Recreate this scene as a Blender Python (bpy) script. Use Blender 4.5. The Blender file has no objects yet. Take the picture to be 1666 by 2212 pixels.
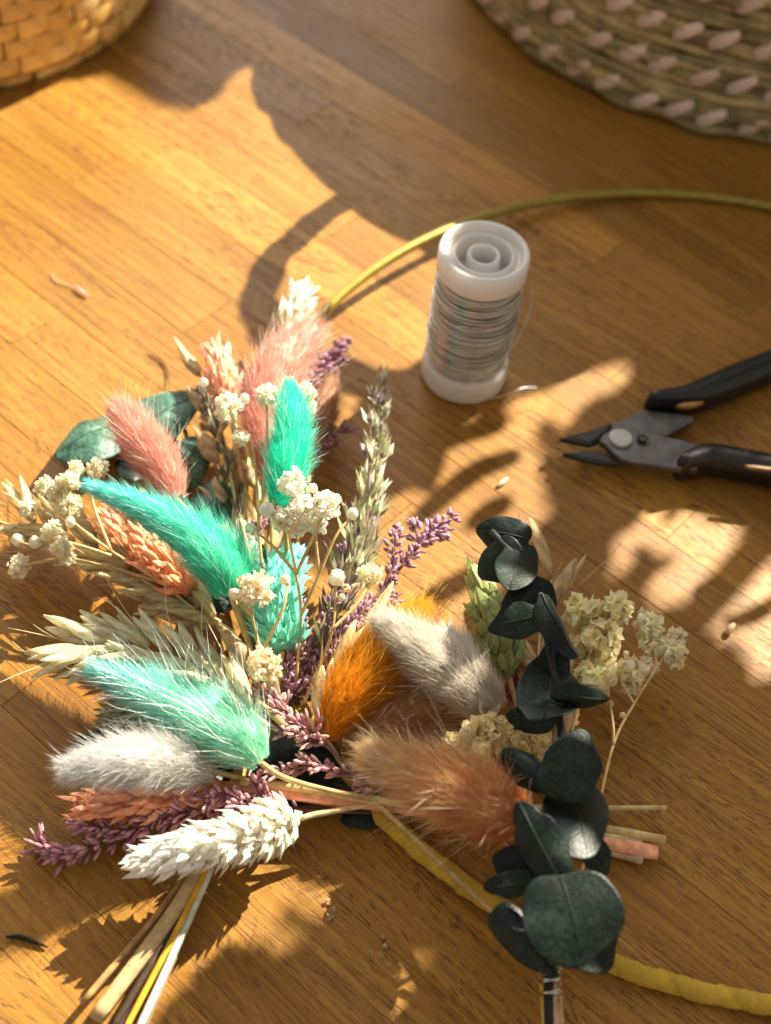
import bpy, math, random
import numpy as np
from mathutils import Matrix, Vector

# ------------------------------------------------------------------ camera, light, exposure
scn = bpy.context.scene
COL = scn.collection
MM = 0.001
CAM_H = 350.0                                  # camera height above the table top, mm
PITCH, ROLL, FPX = math.radians(51.2), math.radians(7.508), 3268.44
IW, IH = 1666.0, 2212.0                        # measuring frame of the photograph
_f = np.array([0, math.cos(PITCH), -math.sin(PITCH)])
_r0 = np.array([1.0, 0, 0]); _u0 = np.cross(_r0, _f)
_r = math.cos(ROLL) * _r0 + math.sin(ROLL) * _u0
_u = -math.sin(ROLL) * _r0 + math.cos(ROLL) * _u0
CAM = np.array([0, 0, CAM_H])

cd = bpy.data.cameras.new("camera"); cam = bpy.data.objects.new("camera", cd); COL.objects.link(cam)
cd.sensor_fit = 'VERTICAL'; cd.sensor_height = 36.0; cd.lens = FPX / IH * 36.0
cd.clip_start = 0.01; cd.clip_end = 50.0
m = Matrix.Identity(4)
for i in range(3):
    m[i][0] = _r[i]; m[i][1] = _u[i]; m[i][2] = -_f[i]; m[i][3] = CAM[i] * MM
cam.matrix_world = m
cd.dof.use_dof = True; cd.dof.focus_distance = 0.39; cd.dof.aperture_fstop = 10.0
scn.camera = cam

SUN_AZ, SUN_EL = math.radians(55.0), math.radians(35.0)
SUN = np.array([math.cos(SUN_EL) * math.cos(SUN_AZ), math.cos(SUN_EL) * math.sin(SUN_AZ), math.sin(SUN_EL)])
TGT = np.array([0, 300.0, 0])

wd = bpy.data.worlds.new("World"); scn.world = wd; wd.use_nodes = True
bg = wd.node_tree.nodes["Background"]; bg.inputs[0].default_value = (1.0, 0.90, 0.80, 1); bg.inputs[1].default_value = 0.45

def lamp(name, kind, pos, target, energy, color, **kw):
    ld = bpy.data.lights.new(name, kind); ld.energy = energy; ld.color = color
    for k, v in kw.items(): setattr(ld, k, v)
    o = bpy.data.objects.new(name, ld); COL.objects.link(o)
    p = Vector([c * MM for c in pos]); o.location = p
    o.rotation_euler = (p - Vector([c * MM for c in target])).to_track_quat('Z', 'Y').to_euler()
    return o
# sunlight coming in through a window behind on the right: a far, small, warm lamp
lamp("sunbeam_lamp", 'SPOT', TGT + SUN * 5000, TGT, 4700.0, (1.0, 0.91, 0.74), spot_size=math.radians(22), spot_blend=0.3, shadow_soft_size=0.022)
# the window's soft sky light
lamp("window_lamp", 'AREA', (-500, 1900, 1100), (0, 300, 0), 15.0, (0.95, 0.98, 1.0), shape='RECTANGLE', size=1.1, size_y=1.1)

vs = scn.view_settings
vs.view_transform = 'Standard'; vs.look = 'None'; vs.exposure = 0.14; vs.gamma = 1.0; vs.use_curve_mapping = False
scn.cycles.max_bounces = 8; scn.cycles.diffuse_bounces = 6; scn.cycles.glossy_bounces = 3; scn.cycles.transmission_bounces = 6
scn.cycles.transparent_max_bounces = 6; scn.cycles.use_denoising = True
scn.cycles.sample_clamp_indirect = 6.0

# ------------------------------------------------------------------ helpers
rng = np.random.default_rng(7); random.seed(7)

def ray(x, y):
    return (x - IW / 2) / FPX * _r - (y - IH / 2) / FPX * _u + _f
def at(x, y, z=0.0):                            # a place on the picture at height z (mm) -> world point (mm)
    d = ray(x, y); return CAM + d * ((z - CAM_H) / d[2])
def pxmm(P): return float((np.asarray(P) - CAM) @ _f) / FPX     # mm per picture unit at P
def onplane(x, y, P0, n):
    d = ray(x, y); return CAM + d * (((P0 - CAM) @ n) / (d @ n))
def nrm(v): v = np.asarray(v, float); return v / (np.linalg.norm(v) + 1e-12)
def srgb(r, g, b):
    def c(v):
        v /= 255.0; return v / 12.92 if v <= 0.04045 else ((v + 0.055) / 1.055) ** 2.4
    return np.array([c(r), c(g), c(b)])

ORIG = {}
def setp(o, label=None, cat=None, group=None, kind=None):
    if label: o['label'] = label
    if cat: o['category'] = cat
    if group: o['group'] = group
    if kind: o['kind'] = kind
    return o
def thing(name, P, label, cat, group=None):
    o = bpy.data.objects.new(name, None); COL.objects.link(o); o.empty_display_size = 0.01
    o.location = [float(c) * MM for c in P]; ORIG[o.name] = np.asarray(P, float)
    return setp(o, label, cat, group)
def mesh(name, V, F, col=None, smooth=True, origin=(0, 0, 0)):
    me = bpy.data.meshes.new(name)
    V = (np.asarray(V, float) - np.asarray(origin)) * MM
    me.from_pydata(V.tolist(), [], F if isinstance(F, list) else F.tolist())
    if smooth: me.polygons.foreach_set('use_smooth', [True] * len(me.polygons))
    if col is not None:
        c = np.asarray(col, float)
        if c.ndim == 1: c = np.tile(c, (len(V), 1))
        c4 = np.concatenate([c, np.ones((len(c), 1))], 1)
        at_ = me.color_attributes.new('Col', 'FLOAT_COLOR', 'POINT'); at_.data.foreach_set('color', c4.ravel())
    me.update()
    return me
def part(name, V, F, mat, parent=None, col=None, smooth=True, kind=None, label=None):
    org = ORIG.get(parent.name, np.zeros(3)) if parent is not None else np.zeros(3)
    o = bpy.data.objects.new(name, mesh(name, V, F, col, smooth, org)); COL.objects.link(o)
    o.data.materials.append(mat)
    if parent is not None: o.parent = parent; ORIG[o.name] = org
    if kind: o['kind'] = kind
    if label: o['label'] = label
    return o
class MB:
    def __init__(s): s.V = []; s.F = []; s.C = []; s.n = 0
    def add(s, V, F, col=None):
        V = np.asarray(V, float); s.V.append(V); k = s.n
        s.F += [tuple(int(i) + k for i in f) for f in F]; s.n += len(V)
        c = np.zeros((len(V), 3)) + (np.asarray(col) if col is not None else 0.5)
        s.C.append(c)
    def build(s, name, mat, parent=None, **kw):
        return part(name, np.concatenate(s.V), s.F, mat, parent, col=np.concatenate(s.C), **kw)

def spline(P, n):                               # Catmull-Rom through rows of P
    P = np.asarray(P, float); k = len(P)
    if k == 2: return P[0] + (P[1] - P[0]) * np.linspace(0, 1, n)[:, None]
    Q = np.concatenate([[2 * P[0] - P[1]], P, [2 * P[-1] - P[-2]]])
    t = np.linspace(0, k - 1, n); i = np.minimum(t.astype(int), k - 2); f = (t - i)[:, None]
    a, b, c, d = Q[i], Q[i + 1], Q[i + 2], Q[i + 3]
    return 0.5 * (2 * b + (c - a) * f + (2 * a - 5 * b + 4 * c - d) * f ** 2 + (3 * b - a - 3 * c + d) * f ** 3)
def frames(P):
    P = np.asarray(P, float); T = np.gradient(P, axis=0); T /= np.linalg.norm(T, axis=1)[:, None] + 1e-12
    N = np.zeros_like(T); a = np.array([0, 0, 1.0]) if abs(T[0][2]) < 0.9 else np.array([1.0, 0, 0])
    n = nrm(a - T[0] * (a @ T[0]))
    for i in range(len(P)):
        n = nrm(n - T[i] * (n @ T[i])); N[i] = n
    return T, N, np.cross(T, N)
def tube(P, R, sides=8, caps=True, flat=1.0):
    P = np.asarray(P, float); n = len(P); R = np.zeros(n) + np.asarray(R, float)
    T, N, B = frames(P); a = np.linspace(0, 2 * math.pi, sides, endpoint=False)
    V = (P[:, None] + R[:, None, None] * (np.cos(a)[None, :, None] * N[:, None] * flat + np.sin(a)[None, :, None] * B[:, None])).reshape(-1, 3)
    F = [(i * sides + j, i * sides + (j + 1) % sides, (i + 1) * sides + (j + 1) % sides, (i + 1) * sides + j) for i in range(n - 1) for j in range(sides)]
    if caps: F.append(tuple(range(sides))[::-1]); F.append(tuple((n - 1) * sides + j for j in range(sides)))
    return V, F
def pxpath(pts, n=None):                        # [(x,y,z)] -> world spline
    W = np.array([at(*p) for p in pts]); return spline(W, n) if n else W
def lathe(prof, center, seg=64):                # prof [(r,z)] closed loop or open
    a = np.linspace(0, 2 * math.pi, seg, endpoint=False); k = len(prof)
    V = np.array([[center[0] + r * math.cos(t), center[1] + r * math.sin(t), center[2] + z] for t in a for r, z in prof])
    F = [(i * k + j, ((i + 1) % seg) * k + j, ((i + 1) % seg) * k + j + 1, i * k + j + 1) for i in range(seg) for j in range(k - 1)]
    return V, F
def prism(poly, z0, z1, bev=0.0):               # world xy polygon extruded, chamfered top
    p = np.asarray(poly, float)[:, :2]; n = len(p)
    if ((p[:, 0] * np.roll(p[:, 1], -1) - np.roll(p[:, 0], -1) * p[:, 1]).sum()) < 0: p = p[::-1]
    c = p.mean(0); L = [(p, z0), (p, z1 - bev)]
    if bev:
        e = np.roll(p, -1, 0) - np.roll(p, 1, 0); nn = np.stack([e[:, 1], -e[:, 0]], 1); nn /= np.linalg.norm(nn, axis=1)[:, None]
        L.append((p - nn * bev, z1))
    V = np.concatenate([np.c_[q, np.full(n, z)] for q, z in L]); F = []
    for k in range(len(L) - 1):
        F += [(k * n + j, k * n + (j + 1) % n, (k + 1) * n + (j + 1) % n, (k + 1) * n + j) for j in range(n)]
    F.append(tuple(range(n))[::-1]); F.append(tuple((len(L) - 1) * n + j for j in range(n)))
    return V, F

# ------------------------------------------------------------------ materials
class NT:
    def __init__(s, name):
        s.m = bpy.data.materials.new(name); s.m.use_nodes = True; s.t = s.m.node_tree; s.N = s.t.nodes; s.N.clear()
        s.out = s.N.new('ShaderNodeOutputMaterial')
    def n(s, typ, **kw):
        o = s.N.new('ShaderNode' + typ)
        for k, v in kw.items():
            if k.startswith('_'): setattr(o, k[1:], v)
            else:
                i = o.inputs[int(k[1:])] if k[0] == 'i' and k[1:].isdigit() else o.inputs[k]
                if hasattr(v, 'is_output'): s.t.links.new(v, i)
                else: i.default_value = v
        return o
    def math(s, op, a, b=0.0): return s.n('Math', _operation=op, i0=a, i1=b).outputs[0]
    def mix(s, f, a, b, op='MIX'):
        o = s.N.new('ShaderNodeMix'); o.data_type = 'RGBA'; o.blend_type = op
        for i, v in ((0, f), (6, a), (7, b)):
            if hasattr(v, 'is_output'): s.t.links.new(v, o.inputs[i])
            else: o.inputs[i].default_value = v if not isinstance(v, (tuple, list, np.ndarray)) else (*v[:3], 1)
        return o.outputs[2]
    def ramp(s, f, stops):
        o = s.N.new('ShaderNodeValToRGB'); s.t.links.new(f, o.inputs[0]); e = o.color_ramp.elements
        while len(e) < len(stops): e.new(0.5)
        for q, (p, c) in zip(e, stops): q.position = p; q.color = (c, c, c, 1) if np.isscalar(c) else (*c[:3], 1)
        return o.outputs[0]
    def end(s, sh): s.t.links.new(sh, s.out.inputs[0]); return s.m

def mat_plant(name, transl=0.35, rough=0.6, spec=0.3, noise=0.25, scale=400.0, sheen=0.0):
    k = NT(name); c = k.n('Attribute', _attribute_name='Col').outputs['Color']
    tc = k.n('TexCoord').outputs['Object']
    nz = k.n('TexNoise', Vector=tc, Scale=scale, Detail=3.0).outputs[0]
    c2 = k.mix(1.0, c, k.ramp(nz, [(0.25, 1 - noise), (0.75, 1 + noise)]), 'MULTIPLY')
    b = k.n('Bump', Strength=0.25, Distance=0.0003, Height=nz).outputs[0]
    p = k.n('BsdfPrincipled', **{'Base Color': c2, 'Roughness': rough, 'Specular IOR Level': spec, 'Sheen Weight': sheen, 'Normal': b})
    if transl <= 0: return k.end(p.outputs[0])
    t = k.n('BsdfTranslucent', Color=c2, Normal=b)
    return k.end(k.n('MixShader', i0=transl, i1=p.outputs[0], i2=t.outputs[0]).outputs[0])
def mat_flat(name, col, rough=0.5, metal=0.0, spec=0.5, bump=0.0, bscale=500.0, vary=0.0, **kw):
    k = NT(name); tc = k.n('TexCoord').outputs['Object']; nz = k.n('TexNoise', Vector=tc, Scale=bscale, Detail=4.0).outputs[0]
    c = k.mix(1.0, tuple(col), k.ramp(nz, [(0.3, 1 - vary), (0.7, 1 + vary)]), 'MULTIPLY')
    p = k.n('BsdfPrincipled', **{'Base Color': c, 'Roughness': rough, 'Metallic': metal, 'Specular IOR Level': spec}, **kw)
    if bump: k.t.links.new(k.n('Bump', Strength=bump, Distance=0.0004, Height=nz).outputs[0], p.inputs['Normal'])
    return k.end(p.outputs[0])

def mat_wood():
    k = NT('oak_plank'); tc = k.n('TexCoord').outputs['Object']; oi = k.n('ObjectInfo').outputs['Random']
    tone = k.n('Attribute', _attribute_name='Col').outputs['Color']
    rv = k.n('CombineXYZ', i0=k.math('MULTIPLY', oi, 37.0), i1=k.math('MULTIPLY', oi, 91.0), i2=k.math('MULTIPLY', oi, 53.0)).outputs[0]
    def coord(sx, sy, ang=0.0):
        a = k.math('MULTIPLY', k.math('SUBTRACT', oi, 0.5), ang)
        rot = k.n('CombineXYZ', i2=a).outputs[0]
        v = k.n('Mapping', Vector=tc, Rotation=rot).outputs[0]
        v = k.n('Mapping', Vector=v, Scale=(sx, sy, 40.0)).outputs[0]
        return k.n('VectorMath', _operation='ADD', i0=v, i1=rv).outputs[0]
    broad = k.n('TexNoise', Vector=coord(9, 55), Scale=1.0, Detail=3.0, Roughness=0.55).outputs[0]
    streak = k.n('TexNoise', Vector=coord(14, 480, 0.10), Scale=1.0, Detail=5.0, Roughness=0.62, Distortion=0.35).outputs[0]
    fine = k.n('TexNoise', Vector=coord(60, 1800, 0.14), Scale=1.0, Detail=3.0, Roughness=0.6).outputs[0]
    ringv = k.n('VectorMath', _operation='ADD', i0=coord(5, 70), i1=k.n('VectorMath', _operation='SCALE', i0=k.n('TexNoise', Vector=coord(12, 40), Scale=1.0, Detail=2.0).outputs[1], Scale=1.1).outputs[0]).outputs[0]
    ring = k.n('TexWave', _wave_type='BANDS', _bands_direction='Y', Vector=ringv, Scale=1.1, Distortion=1.6, Detail=2.0).outputs[1]
    # open pores: short dark dashes lying along the grain or a little across it
    pv = k.n('TexNoise', Vector=coord(230, 1750, 0.42), Scale=1.0, Detail=2.0, Roughness=0.5, Distortion=0.25).outputs[0]
    dens = k.n('TexNoise', Vector=coord(16, 120, 0.1), Scale=1.0, Detail=2.0).outputs[0]
    pore = k.ramp(k.math('ADD', pv, k.math('MULTIPLY', k.math('SUBTRACT', dens, 0.5), 0.34)), [(0.565, 0.0), (0.655, 1.0)])
    pv2 = k.n('TexNoise', Vector=coord(22, 1700, 0.06), Scale=1.0, Detail=2.0, Distortion=0.15).outputs[0]
    line = k.ramp(pv2, [(0.55, 0.0), (0.68, 1.0)])
    kind = k.math('FRACT', k.math('MULTIPLY', oi, 7.31))
    line = k.math('MULTIPLY', line, k.ramp(kind, [(0.2, 0.35), (0.8, 1.0)])); pore = k.math('MULTIPLY', pore, k.ramp(kind, [(0.3, 1.0), (0.9, 0.45)]))
    c = k.ramp(broad, [(0.2, (0.305, 0.132, 0.0155)), (0.5, (0.382, 0.183, 0.026)), (0.8, (0.435, 0.225, 0.039))])
    c = k.mix(0.55, c, k.ramp(streak, [(0.25, (0.52, 0.46, 0.40)), (0.6, (1.0, 1.0, 1.0)), (0.85, (1.22, 1.2, 1.12))]), 'MULTIPLY')
    c = k.mix(0.28, c, k.ramp(ring, [(0.1, (0.55, 0.46, 0.36)), (0.45, (1, 1, 1))]), 'MULTIPLY')
    c = k.mix(0.55, c, k.ramp(fine, [(0.3, 0.6), (0.65, 1.12)]), 'MULTIPLY')
    c = k.mix(1.0, c, tone, 'MULTIPLY')
    c = k.mix(k.math('MULTIPLY', line, 0.80), c, (0.15, 0.055, 0.012))
    c = k.mix(k.math('MULTIPLY', pore, 0.84), c, (0.125, 0.043, 0.010))
    sm = k.n('TexNoise', Vector=k.n('VectorMath', _operation='SCALE', i0=tc, Scale=22.0).outputs[0], Scale=1.0, Detail=4.0).outputs[0]
    ro = k.math('ADD', k.math('MULTIPLY', sm, 0.22), k.math('ADD', 0.33, k.math('MULTIPLY', pore, 0.2)))
    h = k.math('SUBTRACT', k.math('MULTIPLY', fine, 0.25), k.math('ADD', k.math('MULTIPLY', pore, 0.8), k.math('MULTIPLY', line, 0.4)))
    b = k.n('Bump', Strength=0.35, Distance=0.00025, Height=h).outputs[0]
    return k.end(k.n('BsdfPrincipled', **{'Base Color': c, 'Roughness': ro, 'Specular IOR Level': 0.30, 'Normal': b}).outputs[0])

def mat_euc(name, g_):
    k = NT(name); tc = k.n('TexCoord').outputs['Object']; oi = k.n('ObjectInfo').outputs['Random']
    v1 = k.n('TexVoronoi', _feature='DISTANCE_TO_EDGE', Vector=tc, Scale=520.0).outputs['Distance']
    v2 = k.n('TexVoronoi', _feature='DISTANCE_TO_EDGE', Vector=tc, Scale=190.0).outputs['Distance']
    net = k.math('MULTIPLY', k.ramp(v1, [(0.0, 0.35), (0.10, 1.0)]), k.ramp(v2, [(0.0, 0.35), (0.06, 1.0)]))
    nz = k.n('TexNoise', Vector=tc, Scale=130.0, Detail=5.0).outputs[0]
    nf = k.n('TexNoise', Vector=tc, Scale=900.0, Detail=3.0).outputs[0]
    c = k.ramp(nz, [(0.28, (0.002, 0.007, 0.0045)), (0.52, (0.006, 0.017, 0.011)), (0.80, (0.023, 0.042, 0.029))])
    c = k.mix(1.0, c, (g_[0], g_[1], g_[2]), 'MULTIPLY')
    c = k.mix(0.75, c, net, 'MULTIPLY')
    c = k.mix(1.0, c, k.ramp(nf, [(0.3, 0.55), (0.7, 1.5)]), 'MULTIPLY')
    c = k.mix(1.0, c, k.ramp(oi, [(0.0, (0.75, 0.8, 0.75)), (1.0, (1.15, 1.1, 1.1))]), 'MULTIPLY')
    h = k.math('ADD', k.math('MULTIPLY', net, 0.7), k.math('MULTIPLY', nf, 0.6))
    b = k.n('Bump', Strength=0.22, Distance=0.0003, Height=h).outputs[0]
    p = k.n('BsdfPrincipled', **{'Base Color': c, 'Roughness': 0.42, 'Specular IOR Level': 0.28, 'Normal': b})
    t = k.n('BsdfTranslucent', Color=k.mix(1.0, c, (1.2, 1.7, 0.7), 'MULTIPLY'))
    return k.end(k.n('MixShader', i0=0.06, i1=p.outputs[0], i2=t.outputs[0]).outputs[0])

M_WOOD = mat_wood()
M_SLAB = mat_flat('table_underside', (0.10, 0.045, 0.015), 0.7)
M_EUC = mat_euc('eucalyptus_leaf', (1.0, 1.0, 1.0)); M_EUC_GREY_SUNLIT = mat_euc('sunlit_grey_eucalyptus_leaf', (9.5, 9.0, 9.8))  # second copy: greyer tone, with sun and sheen brightened into its colour
M_FUR = mat_plant('dyed_fur', 0.66, 0.55, 0.2, 0.05, 300, 0.0)
def mat_core():
    k = NT('soft_seed_head'); c = k.n('Attribute', _attribute_name='Col').outputs['Color']; tc = k.n('TexCoord').outputs['Object']
    nz = k.n('TexNoise', Vector=tc, Scale=900.0, Detail=3.0).outputs[0]; b = k.n('Bump', Strength=0.5, Distance=0.0006, Height=nz).outputs[0]
    p = k.n('BsdfPrincipled', **{'Base Color': c, 'Roughness': 0.8, 'Specular IOR Level': 0.05, 'Subsurface Weight': 0.8, 'Subsurface Radius': (1, 0.9, 0.8), 'Subsurface Scale': 0.0045, 'Normal': b})
    return k.end(p.outputs[0])
M_CORE = mat_core()
M_AWN = mat_plant('bristle', 0.30, 0.4, 0.5, 0.05, 300)
M_PETAL = mat_plant('dried_petal', 0.52, 0.6, 0.25, 0.18, 700)
M_HUSK = mat_plant('dried_husk', 0.5, 0.45, 0.4, 0.20, 500)
M_BRACT = mat_plant('dyed_bract', 0.30, 0.5, 0.35, 0.15, 600)
M_STEM = mat_plant('dried_stem', 0.0, 0.6, 0.3, 0.30, 350)
M_FLORET = mat_plant('purple_floret', 0.15, 0.55, 0.35, 0.35, 900)
M_STRAW = mat_plant('woven_straw', 0.0, 0.65, 0.25, 0.40, 130)
M_TAPE = mat_plant('paper_tape', 0.15, 0.75, 0.2, 0.18, 260)
M_HOOP = mat_flat('painted_hoop', (0.32, 0.245, 0.035), 0.38, 0.35, 0.5, 0.1, 300, 0.15)
M_BLACK = mat_flat('black_grip', (0.008, 0.008, 0.009), 0.30, 0.0, 0.5, 0.05, 400, 0.1)
M_STEEL = mat_flat('brushed_steel', (0.16, 0.155, 0.15), 0.34, 0.85, 0.5, 0.35, 220, 0.22)
M_DARKST = mat_flat('dark_steel', (0.055, 0.055, 0.057), 0.42, 0.8, 0.5, 0.15, 900, 0.2)
M_RIVET = mat_flat('rivet', (0.48, 0.45, 0.41), 0.35, 0.6, 0.5, 0.1, 700, 0.08)
M_YEL = mat_flat('yellow_inlay', (0.30, 0.15, 0.018), 0.5)
M_WIRE = mat_flat('silver_wire', (0.60, 0.59, 0.54), 0.22, 0.95, 0.5)
M_GREEN = mat_plant('shadecaster_leaf', 0.18, 0.45, 0.4, 0.25, 60)  # for the unseen leaves added to shade the table
def mat_plastic():
    k = NT('milky_plastic')
    p = k.n('BsdfPrincipled', **{'Base Color': (0.86, 0.83, 0.80, 1), 'Roughness': 0.32, 'Specular IOR Level': 0.5, 'Subsurface Weight': 0.6,
            'Subsurface Radius': (1.0, 0.9, 0.8), 'Subsurface Scale': 0.004})
    t = k.n('BsdfTranslucent', Color=(0.86, 0.84, 0.82, 1))
    return k.end(k.n('MixShader', i0=0.34, i1=p.outputs[0], i2=t.outputs[0]).outputs[0])
M_PLASTIC = mat_plastic()

# ------------------------------------------------------------------ the table: every stave of the oak top a plank of its own
GA = math.radians(-35.9); GE = np.array([math.cos(GA), math.sin(GA)]); GN = np.array([-math.sin(GA), math.cos(GA)])
def gw(a, l): return GE * a + GN * l
q = [gw(-900, -150), gw(420, -150), gw(420, 980), gw(-900, 980)]
V, F = prism(q, -30, -2.2)
table = setp(part('table', V, F, M_SLAB, None, col=(0.5, 0.5, 0.5), smooth=False), 'oiled oak stave table top', None, None, 'structure')
rows = [-126, -105, -84, -63, -42, -20, 1, 22, 43, 64.5, 86, 107, 128.5, 150, 172, 193.8, 214.3, 236.3, 257.8, 280, 300.8, 321, 341, 362, 381, 402, 423, 444, 466, 487, 508, 530, 551, 572, 594, 615, 637, 658, 680, 701, 723, 744, 766]
joints = {193.8: [-293.6], 236.3: [-260.2], 214.3: [-161.6], 280: [-99.0], 107: [-192.8], 362: [-187.0, -520], 257.8: [-40.0, -340], 300.8: [-260, 60], 341: [-310, -60], 321: [-150, -420]}
tones = {(362, 1): 1.32, (381, 1): 0.74, (381, 0): 0.74, (381, 2): 0.8, (193.8, 1): 1.1, (214.3, 1): 1.05, (236.3, 1): 0.9, (280, 1): 1.14, (257.8, 1): 0.92}
plank_rng = random.Random(21)
for r in range(len(rows) - 1):
    l0, l1 = rows[r] + 0.04, rows[r + 1] - 0.04
    js = sorted(joints.get(rows[r], []))
    cuts = list(js) if js else [plank_rng.uniform(-420, -60)]
    while cuts[0] > -700: cuts.insert(0, cuts[0] - plank_rng.uniform(190, 330))
    while cuts[-1] < 250: cuts.append(cuts[-1] + plank_rng.uniform(190, 330))
    for j in range(len(cuts) - 1):
        a0, a1 = cuts[j] + 0.06, cuts[j + 1] - 0.06
        mid = gw((a0 + a1) / 2, (l0 + l1) / 2); hl, hw = (a1 - a0) / 2, (l1 - l0) / 2; b = 0.10
        zt = plank_rng.uniform(-0.05, 0.0)
        V = [(-hl, -hw, -2.0), (hl, -hw, -2.0), (hl, hw, -2.0), (-hl, hw, -2.0), (-hl, -hw, zt - b), (hl, -hw, zt - b), (hl, hw, zt - b), (-hl, hw, zt - b),
             (-hl + b, -hw + b, zt), (hl - b, -hw + b, zt), (hl - b, hw - b, zt), (-hl + b, hw - b, zt)]
        F = [(0, 1, 5, 4), (1, 2, 6, 5), (2, 3, 7, 6), (3, 0, 4, 7), (4, 5, 9, 8), (5, 6, 10, 9), (6, 7, 11, 10), (7, 4, 8, 11), (8, 9, 10, 11)]
        t = plank_rng.uniform(0.85, 1.08); t = tones.get((rows[r], j), t); w = plank_rng.uniform(-0.05, 0.05)
        o = bpy.data.objects.new('plank', mesh('plank', V, F, (t, t * (1 + w * 0.5), t * (1 + w * 2)), False)); COL.objects.link(o)
        o.data.materials.append(M_WOOD); o.parent = table
        o.location = (mid[0] * MM, mid[1] * MM, 0); o.rotation_euler = (0, 0, GA)

# ------------------------------------------------------------------ seagrass basket (behind on the right), its rim and handle shade the table
def ringpts(c, R, z, n, wob=0.0, rs=None):
    a = np.linspace(0, 2 * math.pi, n, endpoint=False)
    w = np.zeros(n) if rs is None else sum(rs.normal() * np.sin(a * k + rs.uniform(0, 6.28)) for k in (3, 7, 13, 23)) * wob
    v = np.zeros(n) if rs is None else sum(rs.normal() * np.sin(a * k + rs.uniform(0, 6.28)) for k in (4, 9, 17, 31)) * wob
    return np.c_[c[0] + (R + w) * np.cos(a), c[1] + (R + w) * np.sin(a), z + v]
def ringtube(P, r, sides=6):
    n = len(P); T = np.roll(P, -1, 0) - np.roll(P, 1, 0); T /= np.linalg.norm(T, axis=1)[:, None]
    Z = np.array([0, 0, 1.0]); N = np.cross(T, Z); N /= np.linalg.norm(N, axis=1)[:, None]; B = np.cross(N, T)
    r = np.zeros(n) + r; a = np.linspace(0, 2 * math.pi, sides, endpoint=False)
    V = (P[:, None] + r[:, None, None] * (np.cos(a)[None, :, None] * N[:, None] + np.sin(a)[None, :, None] * B[:, None])).reshape(-1, 3)
    F = [(i * sides + j, i * sides + (j + 1) % sides, ((i + 1) % n) * sides + (j + 1) % sides, ((i + 1) % n) * sides + j) for i in range(n) for j in range(sides)]
    return V, F

BC, BR, BH = np.array([124.2, 612.4]), 130.8, 85.0
bsk = thing('seagrass_basket', (*BC, 0), 'olive seagrass basket with pale pink stitches, behind the wire spool', 'basket', 'woven baskets')
V, F = lathe([(0, 1.5), (BR - 7, 1.5), (BR - 3.6, 5), (BR - 3.0, BH), (BR - 5.0, BH), (BR - 6, 5), (0, 4)], (*BC, 0), 96)
part('basket_wall', V, F, M_STRAW, bsk, col=(0.10, 0.075, 0.035))
rs = np.random.default_rng(3)
for row in range(5):
    for s in range(5):
        z = 3.2 + row * 16.6 + s * 3.3
        P = ringpts(BC, BR - 2.4 + (0.0, 0.8, 1.2, 0.8, 0.0)[s], z, 150, 0.45, rs)
        V, F = ringtube(P, 2.1 * (1 + 0.18 * rs.normal(size=150).clip(-1.5, 1.5)))
        a = np.repeat(np.arange(150) / 150 * 40, 6); base = np.array([0.37, 0.295, 0.135]) * rs.uniform(0.7, 1.2)
        cv = (0.85 + 0.3 * np.sin(a * rs.uniform(0.6, 1.4) + rs.uniform(0, 6)) * np.sin(a * 2.3))[:, None] * base
        part('seagrass_strand', V, F, M_STRAW, bsk, col=cv)
def patch_mesh(name, R, L, W, slant, bulge, col, nx=4, ny=3, rnd=0.0):   # curved raised strip on a drum of radius R, centred at angle 0
    V = []; F = []
    for i in range(nx + 1):
        for j in range(ny + 1):
            u, v = i / nx * 2 - 1, j / ny * 2 - 1
            x = u * L / 2 * math.sqrt(1 - rnd * v * v); z = v * W / 2 * math.sqrt(1 - rnd * u * u) + slant * u
            h = bulge * (1 - 0.35 * u ** 4) * (1 - 0.35 * v ** 2); a = x / R
            V.append(((R + h) * math.cos(a), (R + h) * math.sin(a), z))
    F = [(i * (ny + 1) + j, (i + 1) * (ny + 1) + j, (i + 1) * (ny + 1) + j + 1, i * (ny + 1) + j + 1) for i in range(nx) for j in range(ny)]
    return V, F
SV, SF = patch_mesh('stitch', BR - 0.6, 10.5, 6.4, 2.6, 2.0, None, 6, 4, 0.4)
st_me = [mesh('stitch', SV, SF, np.array(c)) for c in ((0.66, 0.52, 0.44), (0.60, 0.46, 0.38), (0.70, 0.56, 0.48))]
for s in st_me: s.materials.append(M_STRAW)
spots = []
for row in range(5):
    for i in range(58):
        an = (i + 0.36 * row + rs.uniform(-0.12, 0.12)) / 58 * 2 * math.pi
        P = np.array([BC[0] + BR * math.cos(an), BC[1] + BR * math.sin(an), 8.6 + row * 16.6 + rs.uniform(-0.8, 0.8)])
        spots.append((np.linalg.norm(P - CAM) + (400 if math.sin(an) > 0.1 else 0), an, P[2]))
spots.sort(); rest = MB()
for i, (_, an, z) in enumerate(spots):
    if i < 295:
        o = bpy.data.objects.new('stitch', st_me[i % 3]); COL.objects.link(o); o.parent = bsk
        o.location = (0, 0, z * MM); o.rotation_euler = (0, 0, an)
    else:
        v = np.array(SV); c, s = math.cos(an), math.sin(an)
        rest.add(np.c_[BC[0] + v[:, 0] * c - v[:, 1] * s, BC[1] + v[:, 0] * s + v[:, 1] * c, v[:, 2] + z], SF, (0.52, 0.385, 0.315))
if rest.n: rest.build('stitching', M_STRAW, bsk, kind='stuff')
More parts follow.
